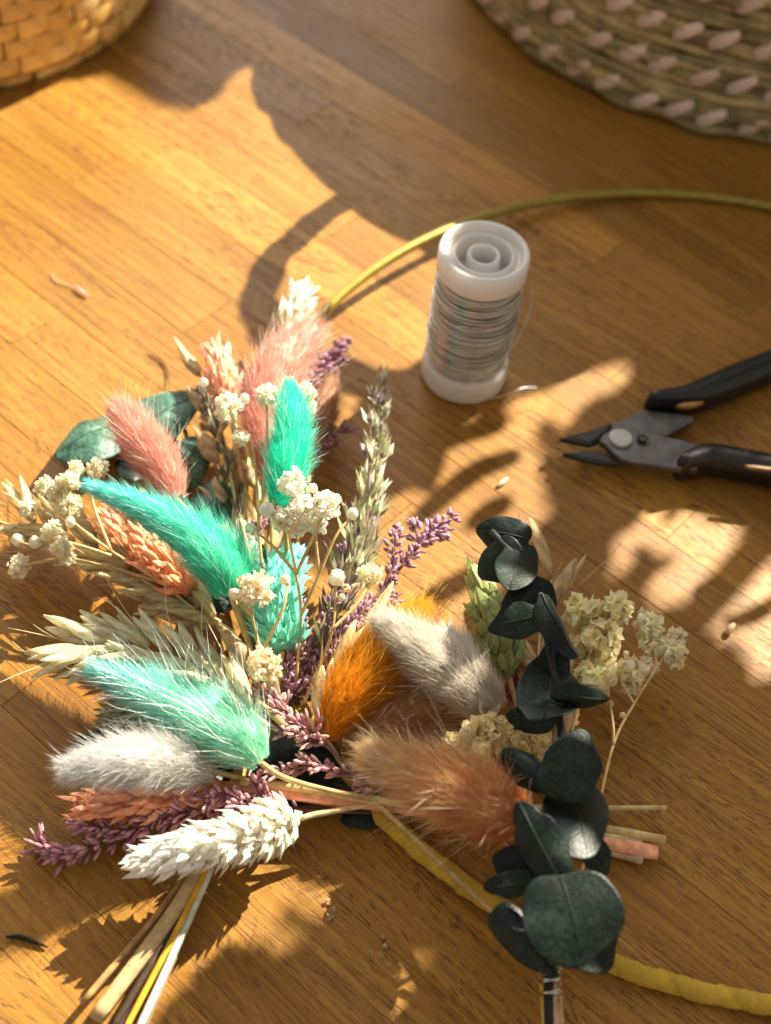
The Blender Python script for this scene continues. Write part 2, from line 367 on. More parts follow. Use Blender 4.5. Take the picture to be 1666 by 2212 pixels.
# arched rope handle on the rim, unseen, added for the arc of shade it casts
SH = SUN[:2] / SUN[2]                                     # ground shift towards the sun per mm of height
f1 = np.array([-30.0, 412.0]) + SH * BH; f2 = np.array([84.0, 385.0]) + SH * BH
hp = []
for t in np.linspace(0, math.pi, 28):
    s = 0.5 - 0.5 * math.cos(t); hz = BH - 4 + 60 * math.sin(t) ** 0.75
    hp.append([*(f1 + (f2 - f1) * s), hz])
hp = np.array(hp)
hb = MB()
T_, N_, B_ = frames(hp)
for k in range(3):
    ph = np.linspace(0, 22, 28) + k * 2.094
    V, F = tube(hp + 2.4 * (np.cos(ph)[:, None] * N_ + np.sin(ph)[:, None] * B_), 2.7, 7); hb.add(V, F, np.array([0.27, 0.2, 0.09]) * (0.85 + 0.15 * k))
hb.build('added_rope_handle', M_STRAW, bsk)

# ------------------------------------------------------------------ straw basket (behind on the left)
LC, LR, LH = np.array([-201.9, 526.8]), 86.1, 80.0
lb = thing('straw_basket', (*LC, 0), 'golden straw basket with brick-like woven rows, behind the flowers', 'basket', 'woven baskets')
V, F = lathe([(0, 1), (LR - 7, 1), (LR - 4, 4), (LR - 1.8, LH * 0.4), (LR - 1.8, LH), (LR - 4, LH), (LR - 6, 5), (0, 4)], (*LC, 0), 80)
part('basket_wall', V, F, M_STRAW, lb, col=(0.44, 0.27, 0.085))
bms = []
for c in ((0.74, 0.47, 0.15), (0.68, 0.42, 0.12), (0.76, 0.52, 0.20), (0.62, 0.38, 0.12)):
    V, F = patch_mesh('straw_weave', LR - 1.4, 11.5, 7.0, 0.3, 1.3, None, 4, 3); me = mesh('straw_weave', V, F, np.array(c)); me.materials.append(M_STRAW); bms.append(me)
rest = MB()
for row in range(11):
    for i in range(46):
        an = (i + (0.5 if row % 2 else 0) + rs.uniform(-0.08, 0.08)) / 46 * 2 * math.pi; k = 0.955 if row == 0 else 1.0; z = 4.2 + row * 7.1 + rs.uniform(-0.35, 0.35)
        if row < 6:
            o = bpy.data.objects.new('straw_weave', bms[int(rs.integers(4))]); COL.objects.link(o); o.parent = lb
            o.location = (0, 0, z * MM); o.rotation_euler = (0, 0, an); o.scale = (k, k, rs.uniform(0.92, 1.05))
        else:
            v, f = patch_mesh('straw_weave', LR - 1.4, 11.5, 7.0, 0.3, 1.3, None, 4, 3); v = np.array(v); c, s_ = math.cos(an), math.sin(an)
            rest.add(np.c_[LC[0] + v[:, 0] * c - v[:, 1] * s_, LC[1] + v[:, 0] * s_ + v[:, 1] * c, v[:, 2] + z], f, np.array((0.70, 0.44, 0.13)) * rs.uniform(0.85, 1.1))
rest.build('upper_weave', M_STRAW, lb, kind='stuff')

# ------------------------------------------------------------------ hoop
HC, HR = np.array([107.57, 297.01]), 150.92
def hoop_pt(a, z):
    P = np.array([HC[0] + HR * math.cos(a), HC[1] + HR * math.sin(a), 0]); return CAM + (P - CAM) * (CAM_H - z) / CAM_H
hoop = thing('wreath_hoop', (*HC, 0), 'thin yellow-green metal hoop lying flat, partly wrapped in yellow paper', 'hoop')
A = np.linspace(0, 2 * math.pi, 220, endpoint=False)
zz = [1.8 + 6.0 * math.exp(-((a - math.radians(140)) / 0.38) ** 2) for a in A]
V, F = ringtube(np.array([hoop_pt(a, z) for a, z in zip(A, zz)]), 1.65, 10); part('metal_ring', V, F, M_HOOP, hoop)
w0 = at(720, 1500); a0 = math.atan2(w0[1] - HC[1], w0[0] - HC[0]); a0 = a0 % (2 * math.pi); a1 = math.radians(330)
A = np.linspace(a0, a1, 700); P = np.array([hoop_pt(a, 2.5) for a in A])
sides = 14; V = []; C = []
T, N, B = frames(P); dist = (A - a0) * HR
for i in range(len(P)):
    for j in range(sides):
        th = j / sides * 2 * math.pi; ph = ((dist[i] - th / (2 * math.pi) * 15.0) / 15.0) % 1.0
        r = 2.15 + 0.5 * (1 - ph) ** 1.0 + 0.10 * math.sin(dist[i] * 0.9 + 3 * th) + 0.08 * math.sin(dist[i] * 2.1 + 5 * th)
        V.append(P[i] + r * (math.cos(th) * N[i] * 0.85 + math.sin(th) * B[i] * 1.08)); C.append(np.array([0.64, 0.41, 0.05]) * (0.80 + 0.25 * ph))
F = [(i * sides + j, i * sides + (j + 1) % sides, (i + 1) * sides + (j + 1) % sides, (i + 1) * sides + j) for i in range(len(P) - 1) for j in range(sides)]
part('paper_tape', V, F, M_TAPE, hoop, col=np.array(C))

# ------------------------------------------------------------------ wire spool
SC = at(1000, 811, 0); SR = 13.6; SHT = 53.5
sp = thing('wire_spool', SC, 'white plastic spool of fine silver wire standing upright', 'spool')
V, F = lathe([(0, 0.3), (12.2, 0.3), (13.4, 1.0), (SR, 2.0), (SR, 8.4), (13.0, 9.3), (10.4, 9.3)], SC, 72); part('lower_flange', V, F, M_PLASTIC, sp)
prof = [(10.4, 45.0), (13.0, 45.0), (SR, 45.8), (SR, 52.4), (13.3, 53.2), (12.7, SHT), (11.9, 53.3), (11.6, 52.8), (11.3, 51.2), (10.9, 50.9), (9.6, 50.9), (9.3, 51.2), (9.15, 52.0), (8.7, 52.2), (8.35, 51.9), (8.2, 51.0), (8.1, 46.0), (7.7, 45.4), (5.5, 45.4), (5.1, 46.0),
        (5.0, 51.3), (4.75, 51.8), (4.2, 51.9), (3.8, 51.5), (3.65, 50.5), (3.6, 30.0), (0.01, 30.0)]
V, F = lathe(prof, SC, 80); part('upper_flange', V, F, M_PLASTIC, sp)
V, F = lathe([(11.0, 9.0), (11.4, 27), (11.0, 45.2)], SC, 48); part('shaded_inner_winding', V, F, M_DARKST, sp)  # sleeve for the deeper wire; the shade between turns is in its dark colour
wr = np.random.default_rng(11); P = []
for (z0, z1, turns, rr, slope) in ((9.4, 45.0, 78, 12.1, 0.2), (44.6, 10.0, 54, 12.5, 0.55), (11.5, 44.0, 24, 12.85, 1.1)):
    n = turns * 30; t = np.linspace(0, 1, n); a = t * turns * 2 * math.pi
    ph = 0.5 * np.sin(t * 31 + wr.uniform(0, 6)) + 0.4 * np.sin(t * 73)
    zc = z0 + (z1 - z0) * t + slope * np.sin(a + 4 * ph) * (0.6 + 0.6 * np.sin(t * 47)) + 0.35 * np.sin(t * 190)
    rad = rr + 0.22 * np.sin(t * 61 + 1) + 0.16 * np.sin(t * 143) + 0.5 * np.sin(math.pi * t) * (rr > 12.1)
    P.append(np.c_[SC[0] + rad * np.cos(a), SC[1] + rad * np.sin(a), np.clip(zc, 9.6, 44.7)])
V, F = tube(np.concatenate(P), 0.22, 6); part('wire_winding', V, F, M_WIRE, sp)
lw = pxpath([(1136, 566, 45), (1141, 580, 44), (1149, 616, 38), (1144, 673, 31), (1121, 728, 24.5), (1096, 762, 21), (1068, 792, 20), (1016, 826, 15.5), (968, 847, 12), (964, 849, 11.6), (975, 850, 11.2), (1034, 857, 9), (1068, 859, 7), (1098, 851, 4.2), (1130, 838, 2), (1162, 838, 0.8)], 90)
V, F = tube(lw, 0.20, 6); part('loose_wire_end', V, F, M_WIRE, sp)

# ------------------------------------------------------------------ wire cutters
def zp(x, y): return 1178 + x * 0.2930, 705 + y * 0.2928
pl = thing('wire_cutters', at(1400, 945, 0), 'small steel wire cutters with black grips, jaws open', 'cutters')
def plate(name, pts, z0, z1, mat, parent=None, bev=0.35):
    V, F = prism([at(*zp(x, y), z1)[:2] for x, y in pts], z0, z1, bev); return part(name, V, F, mat, parent or pl, smooth=False)
plate('upper_lever', [(470, 735), (500, 715), (600, 670), (720, 610), (1090, 660), (1090, 700), (985, 745), (900, 800), (760, 830), (520, 830), (440, 780)], 3.4, 6.0, M_STEEL)
plate('lower_lever', [(400, 840), (425, 800), (470, 770), (560, 725), (650, 760), (700, 790), (880, 808), (1010, 838), (1160, 885), (1190, 960), (1120, 1050), (990, 1045), (930, 1040), (760, 1012), (640, 1000), (560, 975), (500, 925), (450, 870)], 6.2, 8.6, M_STEEL)
plate('upper_jaw', [(110, 815), (200, 788), (350, 752), (400, 728), (450, 715), (500, 718), (475, 770), (430, 800), (395, 838), (330, 862), (260, 848), (160, 828)], 5.2, 7.4, M_DARKST, bev=0.9)
plate('lower_jaw', [(135, 928), (250, 912), (400, 905), (440, 930), (490, 965), (540, 1008), (430, 1002), (330, 985), (240, 963)], 4.4, 6.4, M_DARKST, bev=0.8)
rc = at(*zp(560, 815), 9.8); k = pxmm(rc)
V, F = lathe([(25 * k, -1.4), (25 * k, -0.3), (24.9 * k, -0.28), (23.6 * k, -0.02), (23.4 * k, 0.0), (22 * k, 0.0), (0.01, 0.0)], rc, 40); part('rivet', V, F, M_RIVET, pl)
hc = at(*zp(718, 840), 8.75); V, F = lathe([(15.5 * k, -1.5), (15.5 * k, 0.12), (11.5 * k, 0.2), (10.5 * k, -0.05), (0.01, -0.06)], hc, 30); part('spring_hole', V, F, M_BLACK, pl)
sc_ = np.array([hc + np.array([math.cos(t) * 5.5 * k * (1 - t / 14), math.sin(t) * 5.5 * k * (1 - t / 14), 0.35]) for t in np.linspace(0, 7, 30)])
V, F = tube(sc_, 0.32, 6); part('spring', V, F, M_STEEL, pl)
def grip(name, pts, hw, zc, hz):
    W = np.array([at(*zp(x, y), zc) for x, y in pts]); P = spline(W, 44)
    R = spline(np.array([[h * 0.293 * pxmm(w), 0, 0] for h, w in zip(hw, W)]), 44)[:, 0].clip(0.4)
    V = []; s = 18; T = np.gradient(P, axis=0); T /= np.linalg.norm(T, axis=1)[:, None]
    for i in range(44):
        N = np.array([-T[i][1], T[i][0], 0]); e = min(1.0, math.sqrt(max(0.0, 1 - (1 - min(i, 4) / 4) ** 2)) * 0.65 + 0.35)
        for j in range(s):
            th = j / s * 2 * math.pi; cx, cz = math.cos(th), math.sin(th)
            sx = math.copysign(abs(cx) ** 0.8, cx); sz = math.copysign(abs(cz) ** 0.8, cz)
            V.append(P[i] + N * sx * R[i] * e + np.array([0, 0, sz * hz * e]))
    F = [(i * s + j, i * s + (j + 1) % s, (i + 1) * s + (j + 1) % s, (i + 1) * s + j) for i in range(43) for j in range(s)] + [tuple(range(s))[::-1], tuple(43 * s + j for j in range(s))]
    o = part(name, V, F, M_BLACK, pl); return o, P
g1, P1 = grip('upper_grip', [(735, 575), (850, 566), (1010, 552), (1200, 490), (1400, 405), (1666, 300), (2000, 170), (2400, 30)], [44, 60, 84, 108, 112, 108, 105, 100], 6.0, 5.6)
g2, P2 = grip('lower_grip', [(965, 1060), (1060, 1020), (1200, 985), (1350, 1005), (1666, 1070), (2000, 1150), (2400, 1250)], [50, 80, 98, 100, 104, 105, 100], 6.4, 5.6)
for par, pts in ((g1, [(970, 578), (1020, 560), (1100, 552), (1165, 552), (1170, 560), (1120, 582), (1050, 592), (990, 590)]), (g2, [(1470, 1018), (1560, 1022), (1760, 1048), (1760, 1068), (1600, 1050), (1500, 1036)])):
    V, F = prism([at(*zp(x, y), 11.75)[:2] for x, y in pts], 10.6, 11.75, 0.2); part('yellow_inlay', V, F, M_YEL, par, smooth=False)

# ------------------------------------------------------------------ builders for the dried flowers
def hairs(root, d, up, L, rad, bend, col, segs=3):
    """many thin tapering three-sided hairs at once; arrays over n hairs"""
    n = len(root); a = nrm3(np.cross(d, up)); b = np.cross(d, a); V = []; C = []
    for s in range(segs):
        t = s / segs; c = root + d * (L * t)[:, None] + bend * (t ** 2 * L)[:, None]; r = rad * (1 - 0.72 * t)
        for j in range(3):
            th = j * 2.0944; V.append(c + (a * math.cos(th) + b * math.sin(th)) * r[:, None]); C.append(col)
    V.append(root + d * L[:, None] + bend * L[:, None]); C.append(col)
    m = 3 * segs + 1; V = np.stack(V, 1).reshape(-1, 3); C = np.stack(C, 1).reshape(-1, 3)
    f = []
    for s in range(segs - 1):
        for j in range(3): f.append((s * 3 + j, s * 3 + (j + 1) % 3, s * 3 + 3 + (j + 1) % 3, s * 3 + 3 + j))
    tipf = [((segs - 1) * 3 + j, (segs - 1) * 3 + (j + 1) % 3, 3 * segs) for j in range(3)]
    off = (np.arange(n) * m)[:, None, None]
    F = (np.array(f)[None] + off).reshape(-1, 4).tolist() + (np.array(tipf)[None] + off).reshape(-1, 3).tolist()
    return V, F, C
def nrm3(v): return v / (np.linalg.norm(v, axis=-1, keepdims=True) + 1e-12)

def stem_of(parent, pts, r, col, name='stem', n=24, flat=1.0, sides=7, taper=0.8):
    P = pxpath(pts, n); V, F = tube(P, np.linspace(r, r * taper, n), sides, flat=flat)
    c = np.zeros((len(V), 3)) + np.array(col); c *= (0.88 + 0.24 * np.random.default_rng(len(V) + int(abs(P[0][0]) * 10)).random((len(V), 1)))
    return part(name, V, F, M_STEM, parent, col=c)

def tail(label, pts, rpx, cb, ct, seed, group, n=3800, awn=110, awncol=None, stem=None, stemcol=(0.50, 0.34, 0.14), fl=1.0, awnlen=1.9, spread=0.62, cat='bunny tail', tipw=1.0, awnr=0.088, awnspread=1.5):
    """pts base->tip (x,y,z), rpx outline half width along it"""
    g = np.random.default_rng(seed); W = np.array([at(*p) for p in pts]); NS = 40
    S = spline(W, NS); T, N, B = frames(S); R = np.interp(np.linspace(0, 1, NS), np.linspace(0, 1, len(rpx)), rpx) * pxmm(W[len(W) // 2])
    root = thing('bunny_tail', S[0], label, cat, group)
    cb, ct = np.array(cb), np.array(ct)
    # soft core
    tt = np.linspace(0, 1, NS); prof = R * 0.68 * np.sqrt(np.clip(1 - (2 * np.abs(tt - 0.5)) ** 6, 0, 1)); V, F = tube(S, prof + 0.05, 16)
    lump = 1 + 0.05 * g.normal(size=(len(V), 1)); cen = np.repeat(S, 16, 0); V = cen + (V - cen) * lump
    part('seed_head', V, F, M_CORE, root, col=np.clip(np.repeat(cb * (1 - tt[:, None]) + ct * tt[:, None], 16, 0), 0, 0.97))
    def mk(n, len_lo, len_hi, rad, spread, core, colf, bendk):
        t = g.random(n) ** 0.95 * 0.97; x = t * (NS - 1); i = np.minimum(x.astype(int), NS - 2); f = (x - i)[:, None]
        P = S[i] * (1 - f) + S[i + 1] * f; Ti = nrm3(T[i]); ph = g.random(n) * 2 * math.pi
        Rd = np.cos(ph)[:, None] * N[i] + np.sin(ph)[:, None] * B[i]; r = R[i] * (1 - f[:, 0]) + R[i + 1] * f[:, 0]
        rootp = P + Rd * (r * core)[:, None]
        sp = spread * (0.6 + 0.8 * g.random(n)) * (1 - 0.45 * t ** 2)
        cl = np.sin(t * 34 + 2.0 * np.sin(3 * ph)) * np.cos(5 * ph + 9 * t); d = nrm3(Ti + Rd * (sp * (1 + 0.35 * cl))[:, None] + 0.22 * cl[:, None] * np.cross(Ti, Rd) + 0.13 * g.normal(size=(n, 3)))
        L = r.clip(R.max() * 0.35) * (len_lo + (len_hi - len_lo) * g.random(n)) * fl
        bend = (0.25 * g.normal(size=(n, 3)) - Rd * 0.16 + Ti * 0.12) * bendk
        c = colf(t, g.random(n)); return hairs(rootp, d, Rd + 0.01, L, np.full(n, rad), bend, c)
    def furcol(t, u):
        k = np.clip(t * tipw + 0.15 * (u - 0.5), 0, 1)[:, None]; c = cb * (1 - k) + ct * k
        return np.clip(c * (0.86 + 0.28 * u[:, None]), 0, 0.95)
    V, F, C = mk(int(n * 1.7), 0.55, 1.25, 0.050, spread, 0.66, furcol, 1.0); part('fur', V, F, M_FUR, root, col=C, kind='stuff')
    ac = np.array(awncol if awncol is not None else ct * 0.5 + 0.38)
    V, F, C = mk(int(awn * 1.3), awnlen * 0.6, awnlen * 1.35, awnr, spread * awnspread, 0.6, lambda t, u: np.clip(ac * (0.85 + 0.3 * u[:, None]), 0, 0.92), 0.8); part('bristles', V, F, M_AWN, root, col=C, kind='stuff')
    if stem: stem_of(root, stem, 0.75, stemcol)
    return root

def phalaris(label, pts, rpx, ca, cb, seed, group, n=190, blen=6.5, bw=2.7, stem=None, stemcol=(0.5, 0.34, 0.14), spread=0.62, cat='flower spike', name='canary_grass'):
    g = np.random.default_rng(seed); W = np.array([at(*p) for p in pts]); NS = 30; S = spline(W, NS); T, N, B = frames(S)
    R = np.interp(np.linspace(0, 1, NS), np.linspace(0, 1, len(rpx)), rpx) * pxmm(W[len(W) // 2]); root = thing(name, S[0], label, cat, group)
    V, F = tube(S, R * 0.6, 10); part('seed_head', V, F, M_BRACT, root, col=np.array(ca) * 0.8)
    mb = MB(); ca, cb = np.array(ca), np.array(cb)
    for i in range(n):
        t = (i + 0.5) / n * 0.985; x = t * (NS - 1); k = min(int(x), NS - 2); f = x - k; P = S[k] * (1 - f) + S[k + 1] * f; r = R[k] * (1 - f) + R[k + 1] * f
        ph = i * 2.39996 + g.normal() * 0.12; Rd = math.cos(ph) * N[k] + math.sin(ph) * B[k]
        d = nrm(T[k] + Rd * spread * (0.7 + 0.6 * g.random()) * (1 - 0.5 * t) + 0.1 * g.normal(size=3)); side = nrm(np.cross(d, Rd)); up = np.cross(side, d)
        L = blen * (0.6 + 0.8 * g.random()) * (1 - 0.25 * t); w = bw * (0.6 + 0.7 * g.random())
        if g.random() < 0.06: continue
        p = P + Rd * r * 0.45
        kl = 0.32 * w; c1 = (ca * (1 - t) + cb * t) * (0.82 + 0.36 * g.random())
        Vv = [p, p + d * L * 0.45 + side * w * 0.5 + up * 0.1, p + d * L * 0.45 - side * w * 0.5 + up * 0.1, p + d * L * 0.5 + up * kl * 1.6, p + d * L + up * g.normal() * 0.5, p + d * L * 0.78 + side * w * 0.30 + up * 0.2, p + d * L * 0.78 - side * w * 0.30 + up * 0.2]
        mb.add(Vv, [(0, 1, 3), (0, 3, 2), (1, 5, 3), (3, 6, 2), (5, 4, 3), (3, 4, 6)], np.clip(c1, 0, 0.95))
    mb.build('bracts', M_BRACT, root, kind='stuff', smooth=False)
    if stem: stem_of(root, stem, 0.8, stemcol)
    return root

def husk(mb, P, d, up, L, w, th, curve, col, g):
    d = nrm(d); up = nrm(up - d * (up @ d)); s = np.cross(d, up); V = []; nu, nv = 7, 7
    for i in range(nu):
        t = i / (nu - 1); pr = (math.sin(math.pi * min(t * 0.86 + 0.10, 1.0)) ** 0.8) * (1 - 0.15 * t); c = P + d * L * t + up * curve * L * (t * t - t * 0.3)
        for j in range(nv):
            a = j / nv * 2 * math.pi; V.append(c + s * math.cos(a) * w * 0.5 * pr + up * math.sin(a) * th * 0.5 * pr)
    F = [(i * nv + j, i * nv + (j + 1) % nv, (i + 1) * nv + (j + 1) % nv, (i + 1) * nv + j) for i in range(nu - 1) for j in range(nv)] + [tuple(range(nv))[::-1], tuple((nu - 1) * nv + j for j in range(nv))]
    V = np.array(V); st = (0.85 + 0.25 * np.sin(np.arange(len(V)) * 2.4))[:, None] * np.array(col) * (0.9 + 0.2 * g.random()); mb.add(V, F, np.clip(st, 0, 0.92))

def wheat(label, pts, seed, group, nsp=11, L=17.0, w=4.6, col=(0.72, 0.56, 0.30), awn=0, spread=0.5, stem=None, name='oat_ear', cat='oat ear', husks=4):
    g = np.random.default_rng(seed); W = np.array([at(*p) for p in pts]); NS = 40; S = spline(W, NS); T, N, B = frames(S); root = thing(name, S[0], label, cat, group)
    V, F = tube(S, np.linspace(0.8, 0.35, NS), 7); part('stem', V, F, M_STEM, root, col=np.array(col) * 0.75)
    for i in range(nsp):
        x = (0.06 + 0.92 * i / (nsp - 1)) * (NS - 1); k = min(int(x), NS - 1); sd = 1 if i % 2 else -1; mb = MB()
        lat = nrm(np.cross(T[k], [0, 0, 1.0])) * sd
        for h in range(husks):
            d = nrm(T[k] + lat * spread * (0.5 + 0.8 * g.random()) + np.array([0, 0, 1.0]) * (0.06 + 0.2 * g.random()) + 0.08 * g.normal(size=3))
            husk(mb, S[k] + lat * 0.6 + np.array([0, 0, 0.5 * h]), d, np.array([0, 0, 1.0]) + 0.5 * g.normal(size=3), L * (0.72 + 0.4 * g.random()), w * (0.6 + 0.5 * g.random()), w * 0.42, 0.12 * g.normal(), col, g)
        for h in range(awn):
            d = nrm(T[k] + lat * spread * (0.3 + g.random()) + 0.15 * g.normal(size=3)); p0 = S[k] + d * L * 0.7; b = 0.4 * g.normal(size=3)
            V, F = tube(np.array([p0 + d * L * t + b * L * t * t * 0.5 for t in np.linspace(0, 1.1, 6)]), np.linspace(0.20, 0.08, 6), 4); mb.add(V, F, np.array(col) * 0.9)
        mb.build('spikelet', M_HUSK, root)
    if stem: stem_of(root, stem, 0.9, np.array(col) * 0.7)
    return root

def grass(label, pts, seed, group, ncl=10, npl=13, L=8.5, w=1.5, rc=4.0, cols=((0.52, 0.54, 0.28), (0.34, 0.22, 0.26), (0.76, 0.74, 0.54)), stem=None, name='meadow_grass', cat='grass head'):
    g = np.random.default_rng(seed); W = np.array([at(*p) for p in pts]); NS = 40; S = spline(W, NS); T, N, B = frames(S); root = thing(name, S[0], label, cat, group)
    V, F = tube(S, np.linspace(0.6, 0.25, NS), 6); part('stem', V, F, M_STEM, root, col=(0.38, 0.40, 0.20))
    for i in range(ncl):
        t = i / (ncl - 1); k = min(int((0.05 + 0.93 * t) * (NS - 1)), NS - 1); ph = i * 2.4; mb = MB(); big = 1.0 - 0.45 * t
        cen = S[k] + (math.cos(ph) * N[k] + math.sin(ph) * B[k]) * rc * 0.55 * big
        for h in range(npl):
            d = nrm(T[k] + 0.24 * g.normal(size=3) + (cen - S[k]) * 0.12); c = np.array(cols[int(g.integers(len(cols)))]) * (0.8 + 0.4 * g.random())
            p = cen + g.normal(size=3) * rc * 0.22 * big; l = L * big * (0.7 + 0.5 * g.random()); up = nrm(g.normal(size=3)); s = nrm(np.cross(d, up)); u2 = np.cross(s, d); ww = w * (0.7 + 0.6 * g.random())
            mb.add([p, p + d * l * 0.4 + s * ww / 2, p + d * l * 0.4 - s * ww / 2, p + d * l * 0.4 + u2 * ww * 0.4, p + d * l], [(0, 1, 3), (0, 3, 2), (1, 4, 3), (3, 4, 2), (0, 2, 1), (1, 2, 4)], np.clip(c, 0, 0.9))
        mb.build('spikelet_cluster', M_HUSK, root, smooth=False, kind='stuff')
    if stem: stem_of(root, stem, 0.6, (0.45, 0.40, 0.18))
    return root

def flower_mesh(mb, P, r, col, g, n=64, size=0.62, jit=0.25, squash=1.0):
    for i in range(n):
        d = nrm(g.normal(size=3) * np.array([1, 1, squash])); a = nrm(np.cross(d, g.normal(size=3))); b = np.cross(d, a)
        c = P + d * r * (0.35 + 0.5 * g.random()); s = r * size * (0.7 + 0.6 * g.random()); tilt = nrm(d + a * g.normal() * 0.8 + b * g.normal() * 0.8); a2 = nrm(np.cross(tilt, b)); b2 = np.cross(tilt, a2); V = []
        f1, f2, p1 = g.uniform(2, 5), g.uniform(2, 5), g.uniform(0, 6)
        for u in (-1, -0.33, 0.33, 1):
            for v in (-0.9, 0, 0.9):
                e = 1 - 0.22 * (u * u) * abs(v) - 0.12 * g.random(); ru = 0.16 * math.sin(f1 * u + p1) + 0.16 * math.sin(f2 * v + p1) + 0.25 * (u * u + v * v) * 0.5 + jit * 0.25 * g.normal()
                V.append(c + a2 * u * s * 0.5 * e + b2 * v * s * 0.5 * e + tilt * ru * s)
        F = [(i_ * 3 + j, (i_ + 1) * 3 + j, (i_ + 1) * 3 + j + 1, i_ * 3 + j + 1) for i_ in range(3) for j in range(2)]
        mb.add(V, F, np.clip(np.array(col) * (0.8 + 0.35 * g.random()) * np.array([1, 1 - 0.06 * g.random(), 1 - 0.18 * g.random()]), 0, 0.95))
def gyp(label, stems, flowers, buds, seed, group, col=(0.98, 0.96, 0.88), stemcol=(0.60, 0.42, 0.18), cat='baby breath', size=0.44, n=95, sr=0.38, budcol=None):
    g = np.random.default_rng(seed); root = thing('baby_breath_sprig', at(*stems[0][0]), label, cat, group); mb = MB()
    for s in stems:
        P = pxpath(s, 5 * len(s)); V, F = tube(P, np.linspace(sr * 1.25, sr * 0.8, len(P)), 6); mb.add(V, F, np.array(stemcol) * g.uniform(0.8, 1.15))
        mb.add(*tube(np.array([P[-1] - [0, 0, .7], P[-1] + [0, 0, .7]]), [sr * 1.5, sr * 1.2], 6), np.array(stemcol))
    mb.build('stem', M_STEM, root)
    for (x, y, z, r) in flowers:
        P = at(x, y, z); mb = MB(); flower_mesh(mb, P, 1.06 * r * pxmm(P), col, g, n, size); mb.build('flower', M_PETAL, root, smooth=False)
    for (x, y, z, r) in buds:
        P = at(x, y, z); R = r * pxmm(P); ax = nrm(g.normal(size=3) + [0, 0, 1.5]); mb = MB()
        Q = np.array([P + ax * R * t for t in np.linspace(-1, 1, 9)]); V, F = tube(Q, [R * 0.25 + R * 0.72 * math.sqrt(max(0, 1 - t * t)) * (1 - 0.12 * t) for t in np.linspace(-1, 1, 9)], 10)
        V = V + g.normal(size=V.shape) * R * 0.05; mb.add(V, F, np.array(budcol if budcol is not None else col) * 0.85); mb.build('bud', M_PETAL, root)
    return root

def statice(label, branches, seed, group, c1=(0.27, 0.11, 0.18), c2=(0.58, 0.36, 0.46), fl=2.2, dens=1.7, stemcol=(0.16, 0.07, 0.08), spread=1.0):
    """branches: (pts, from, to): florets sit between fractions from..to"""
    g = np.random.default_rng(seed); root = thing('purple_statice', at(*branches[0][0][0]), label, 'statice', group); sb = MB(); fb = MB(); c1, c2 = np.array(c1), np.array(c2)
    for pts, f0, f1 in branches:
        P = pxpath(pts, 26); V, F = tube(P, np.linspace(0.55, 0.3, 26), 6); sb.add(V, F, stemcol); T, N, B = frames(P); Ln = np.linalg.norm(np.diff(P, axis=0), axis=1).sum()
        m = int(Ln * (f1 - f0) * dens * 1.9)
        for i in range(m):
            t = f0 + (f1 - f0) * g.random(); k = min(int(t * 25), 25); ph = g.random() * 6.283; Rd = math.cos(ph) * N[k] + math.sin(ph) * B[k]
            cl = 0.5 + 0.5 * math.sin(t * Ln * 0.55); d = nrm(T[k] * 0.9 + Rd * (0.6 + 0.5 * g.random()) + 0.2 * g.normal(size=3)); l = fl * (0.7 + 0.6 * g.random()) * (0.75 + 0.5 * cl)
            p = P[k] + Rd * (0.4 + 1.3 * g.random() * cl) * spread; p = p * 1.0; p[2] = max(p[2], 0.7); w = 0.45 * (0.8 + 0.5 * g.random())
            Q = np.array([p, p + d * l * 0.35, p + d * l * 0.75, p + d * l]); V, F = tube(Q, [w * 0.4, w, w * 1.05, w * 0.35], 5); u = g.random() ** 1.6
            c = (c1 * (1 - u) + c2 * u); cc = np.zeros((len(V), 3)) + c; cc[10:] = cc[10:] * 0.6 + (c2 * 1.1) * 0.4 * (0.6 + 0.5 * g.random()); fb.add(V, F, np.clip(cc, 0, 0.9))
    sb.build('stem', M_STEM, root); fb.build('florets', M_FLORET, root, kind='stuff'); return root

